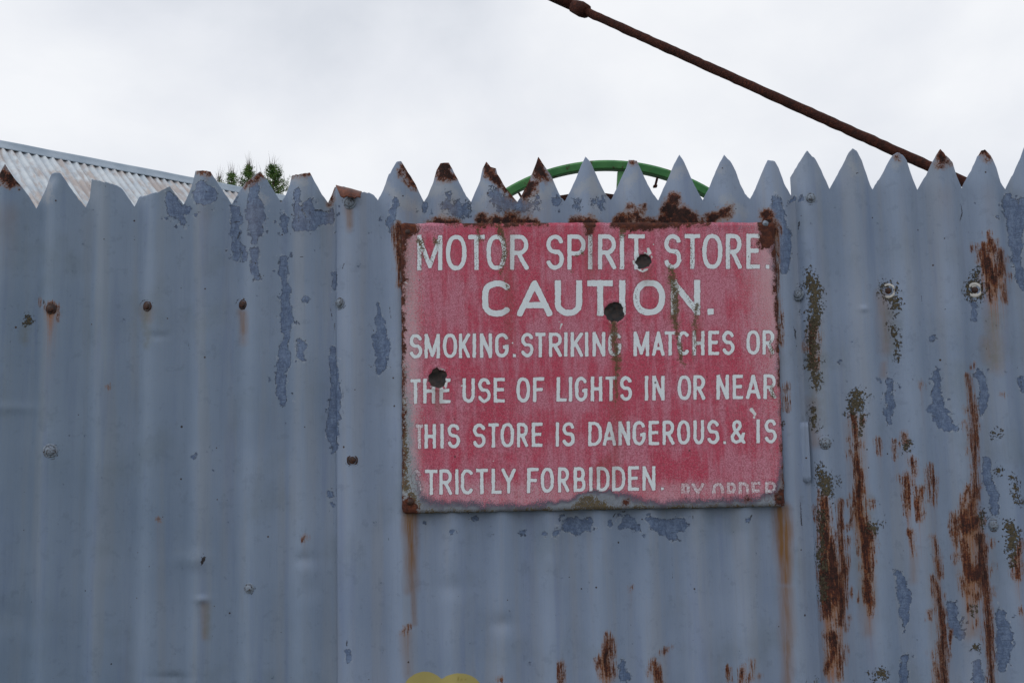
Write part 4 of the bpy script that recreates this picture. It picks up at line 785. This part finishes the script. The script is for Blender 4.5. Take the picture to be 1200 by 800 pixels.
for c in (c0, c1):
    V += [Vector((c.x, c.y, 0)) + dn * hw_, Vector((c.x, c.y, 0)) - dn * hw_, Vector((c.x, c.y, ez)) - dn * hw_, Vector((c.x, c.y, pR.z - .08)), Vector((c.x, c.y, ez)) + dn * hw_]
mesh_simple('wall', V, [(0, 1, 2, 3, 4), (5, 9, 8, 7, 6), (0, 4, 9, 5), (1, 6, 7, 2), (0, 5, 6, 1)], M_WALL, shed, False)

# ------------------------------------------------------------------ conifers beyond the shed
g = G('conifer_foliage'); M_LEAF = g.fin(g.mix(g.step(g.noise(7, 3), .3, .7), (0.040, 0.110, 0.022), (0.150, 0.250, 0.055)), .75, spec=.3)
g = G('bark'); M_BARK = g.fin(g.mix(g.noise(9, 4), (0.06, 0.045, 0.035), (0.12, 0.09, 0.07)), .9)
def conifer(u, v, dep, seed, label, wid, nleaf, sparse=1.0):
    top = Vector(at_depth(u, v, dep)); H = top.z; r = random.Random(seed)
    root = empty('conifer', (top.x, top.y, 0)); tag(root, label, 'tree', 'conifers beyond the shed roof')
    V, Q = tube([(top.x, top.y, -.1), (top.x + .03, top.y, H * .5), (top.x, top.y, H * .85), (top.x, top.y, H - .02)], [.16, .10, .035, .006], 8, seed)
    mesh_simple('trunk', V, Q, M_BARK, root)
    V = []; F = []; LV = []; LF = []
    def twig(a, b, w0):
        i0 = len(V); t = (b - a).normalized(); s = t.orthogonal().normalized() * w0; q = t.cross(s)
        for k in range(3): V.append(a + s * math.cos(k * 2.094) + q * math.sin(k * 2.094))
        V.append(b); F.extend([(i0, i0 + 1, i0 + 3), (i0 + 1, i0 + 2, i0 + 3), (i0 + 2, i0, i0 + 3)])
    def spray(c, dirn, size, n):
        for _ in range(n):
            d = (dirn * r.uniform(.5, 1.2) + Vector((r.gauss(0, .5), r.gauss(0, .5), r.gauss(.15, .4)))).normalized(); L = size * r.uniform(.5, 1.2)
            p = c + Vector((r.gauss(0, size * .5), r.gauss(0, size * .5), r.gauss(0, size * .4))); s = d.orthogonal().normalized(); s.rotate(Matrix.Rotation(r.uniform(0, 6.3), 3, d)); s *= L * .16
            i0 = len(LV); LV.extend([p, p + d * L * .5 + s, p + d * L, p + d * L * .5 - s]); LF.append((i0, i0 + 1, i0 + 2, i0 + 3))
    z = H - .06; grow = .6 + wid
    while z > 1.0:
        dd = H - z; R = min(.06 + dd * .62, 2.2) * wid * r.uniform(.7, 1.2); nb = r.randint(4, 6)
        for k in range(nb):
            an = r.uniform(0, 2 * PI); o = Vector((math.cos(an), math.sin(an), 0)); a = Vector((top.x, top.y, z)); L = R * r.uniform(.55, 1.1)
            b = a + o * L + Vector((0, 0, L * r.uniform(.35, .8) if dd < 1.6 else L * r.uniform(-.1, .25))); twig(a, b, .012 + .008 * min(dd, 2))
            m = int(nleaf * (1 if dd < 2.2 else .45)) 
            for j in range(m):
                f = (j + .8) / m
                if dd < .25 and r.random() > sparse: continue
                c = a.lerp(b, f); d = (b - a).normalized(); spray(c, (d + Vector((0, 0, .35))).normalized(), .042 + .03 * (1 - f) + (.05 if dd > 2.2 else 0), 9)
            if dd < 1.6:
                for q in range(2):
                    c = a.lerp(b, r.uniform(.4, 1)); twig(c, c + Vector((r.gauss(0, .06), r.gauss(0, .06), r.uniform(.12, .40))), .0045)
        z -= r.uniform(.07, .12) if dd < 1.6 else .22
    for q in range(3): a = Vector((top.x, top.y, H - .1)); twig(a, a + Vector((r.gauss(0, .10), r.gauss(0, .05), r.uniform(.15, .50))), .006)
    me = bpy.data.meshes.new('crown'); off = len(LV); me.from_pydata([tuple(p) for p in LV + V], [], LF + [tuple(i + off for i in f) for f in F]); me.materials.append(M_LEAF); me.materials.append(M_BARK)
    mi = np.zeros(len(me.polygons), np.int32); mi[len(LF):] = 1; me.polygons.foreach_set('material_index', mi); me.update(); link('crown', me, root)
conifer(292, 194, 21, 1, 'slim dark green conifer leader just left of the rust edged fence point', .8, 6)
conifer(320, 194, 22, 2, 'broad feathery conifer farthest right, showing between two fence points', 1.0, 9)
conifer(271, 204, 23, 3, 'short bushy conifer top low over the shed ridge', 1.0, 7, .8)
conifer(257, 208, 24, 4, 'thin leftmost conifer with mostly bare twigs above the ridge', .5, 2, .3)

# ------------------------------------------------------------------ ground
g = G('rough_grass_ground'); c = g.mix(g.step(g.noise(3, 5), .35, .65), (0.05, 0.07, 0.025), (0.11, 0.10, 0.07)); c = g.mix(g.step(g.noise(40, 3), .45, .6), c, (0.13, 0.12, 0.10))
M_GROUND = g.fin(c, .95, g.bump(g.noise(30, 4), .03, .6))
gr = mesh_simple('ground', [(-900, -900, 0), (900, -900, 0), (900, 900, 0), (-900, 900, 0)], [(0, 1, 2, 3)], M_GROUND); tag(gr, 'rough grass and gravel ground', kind='structure')
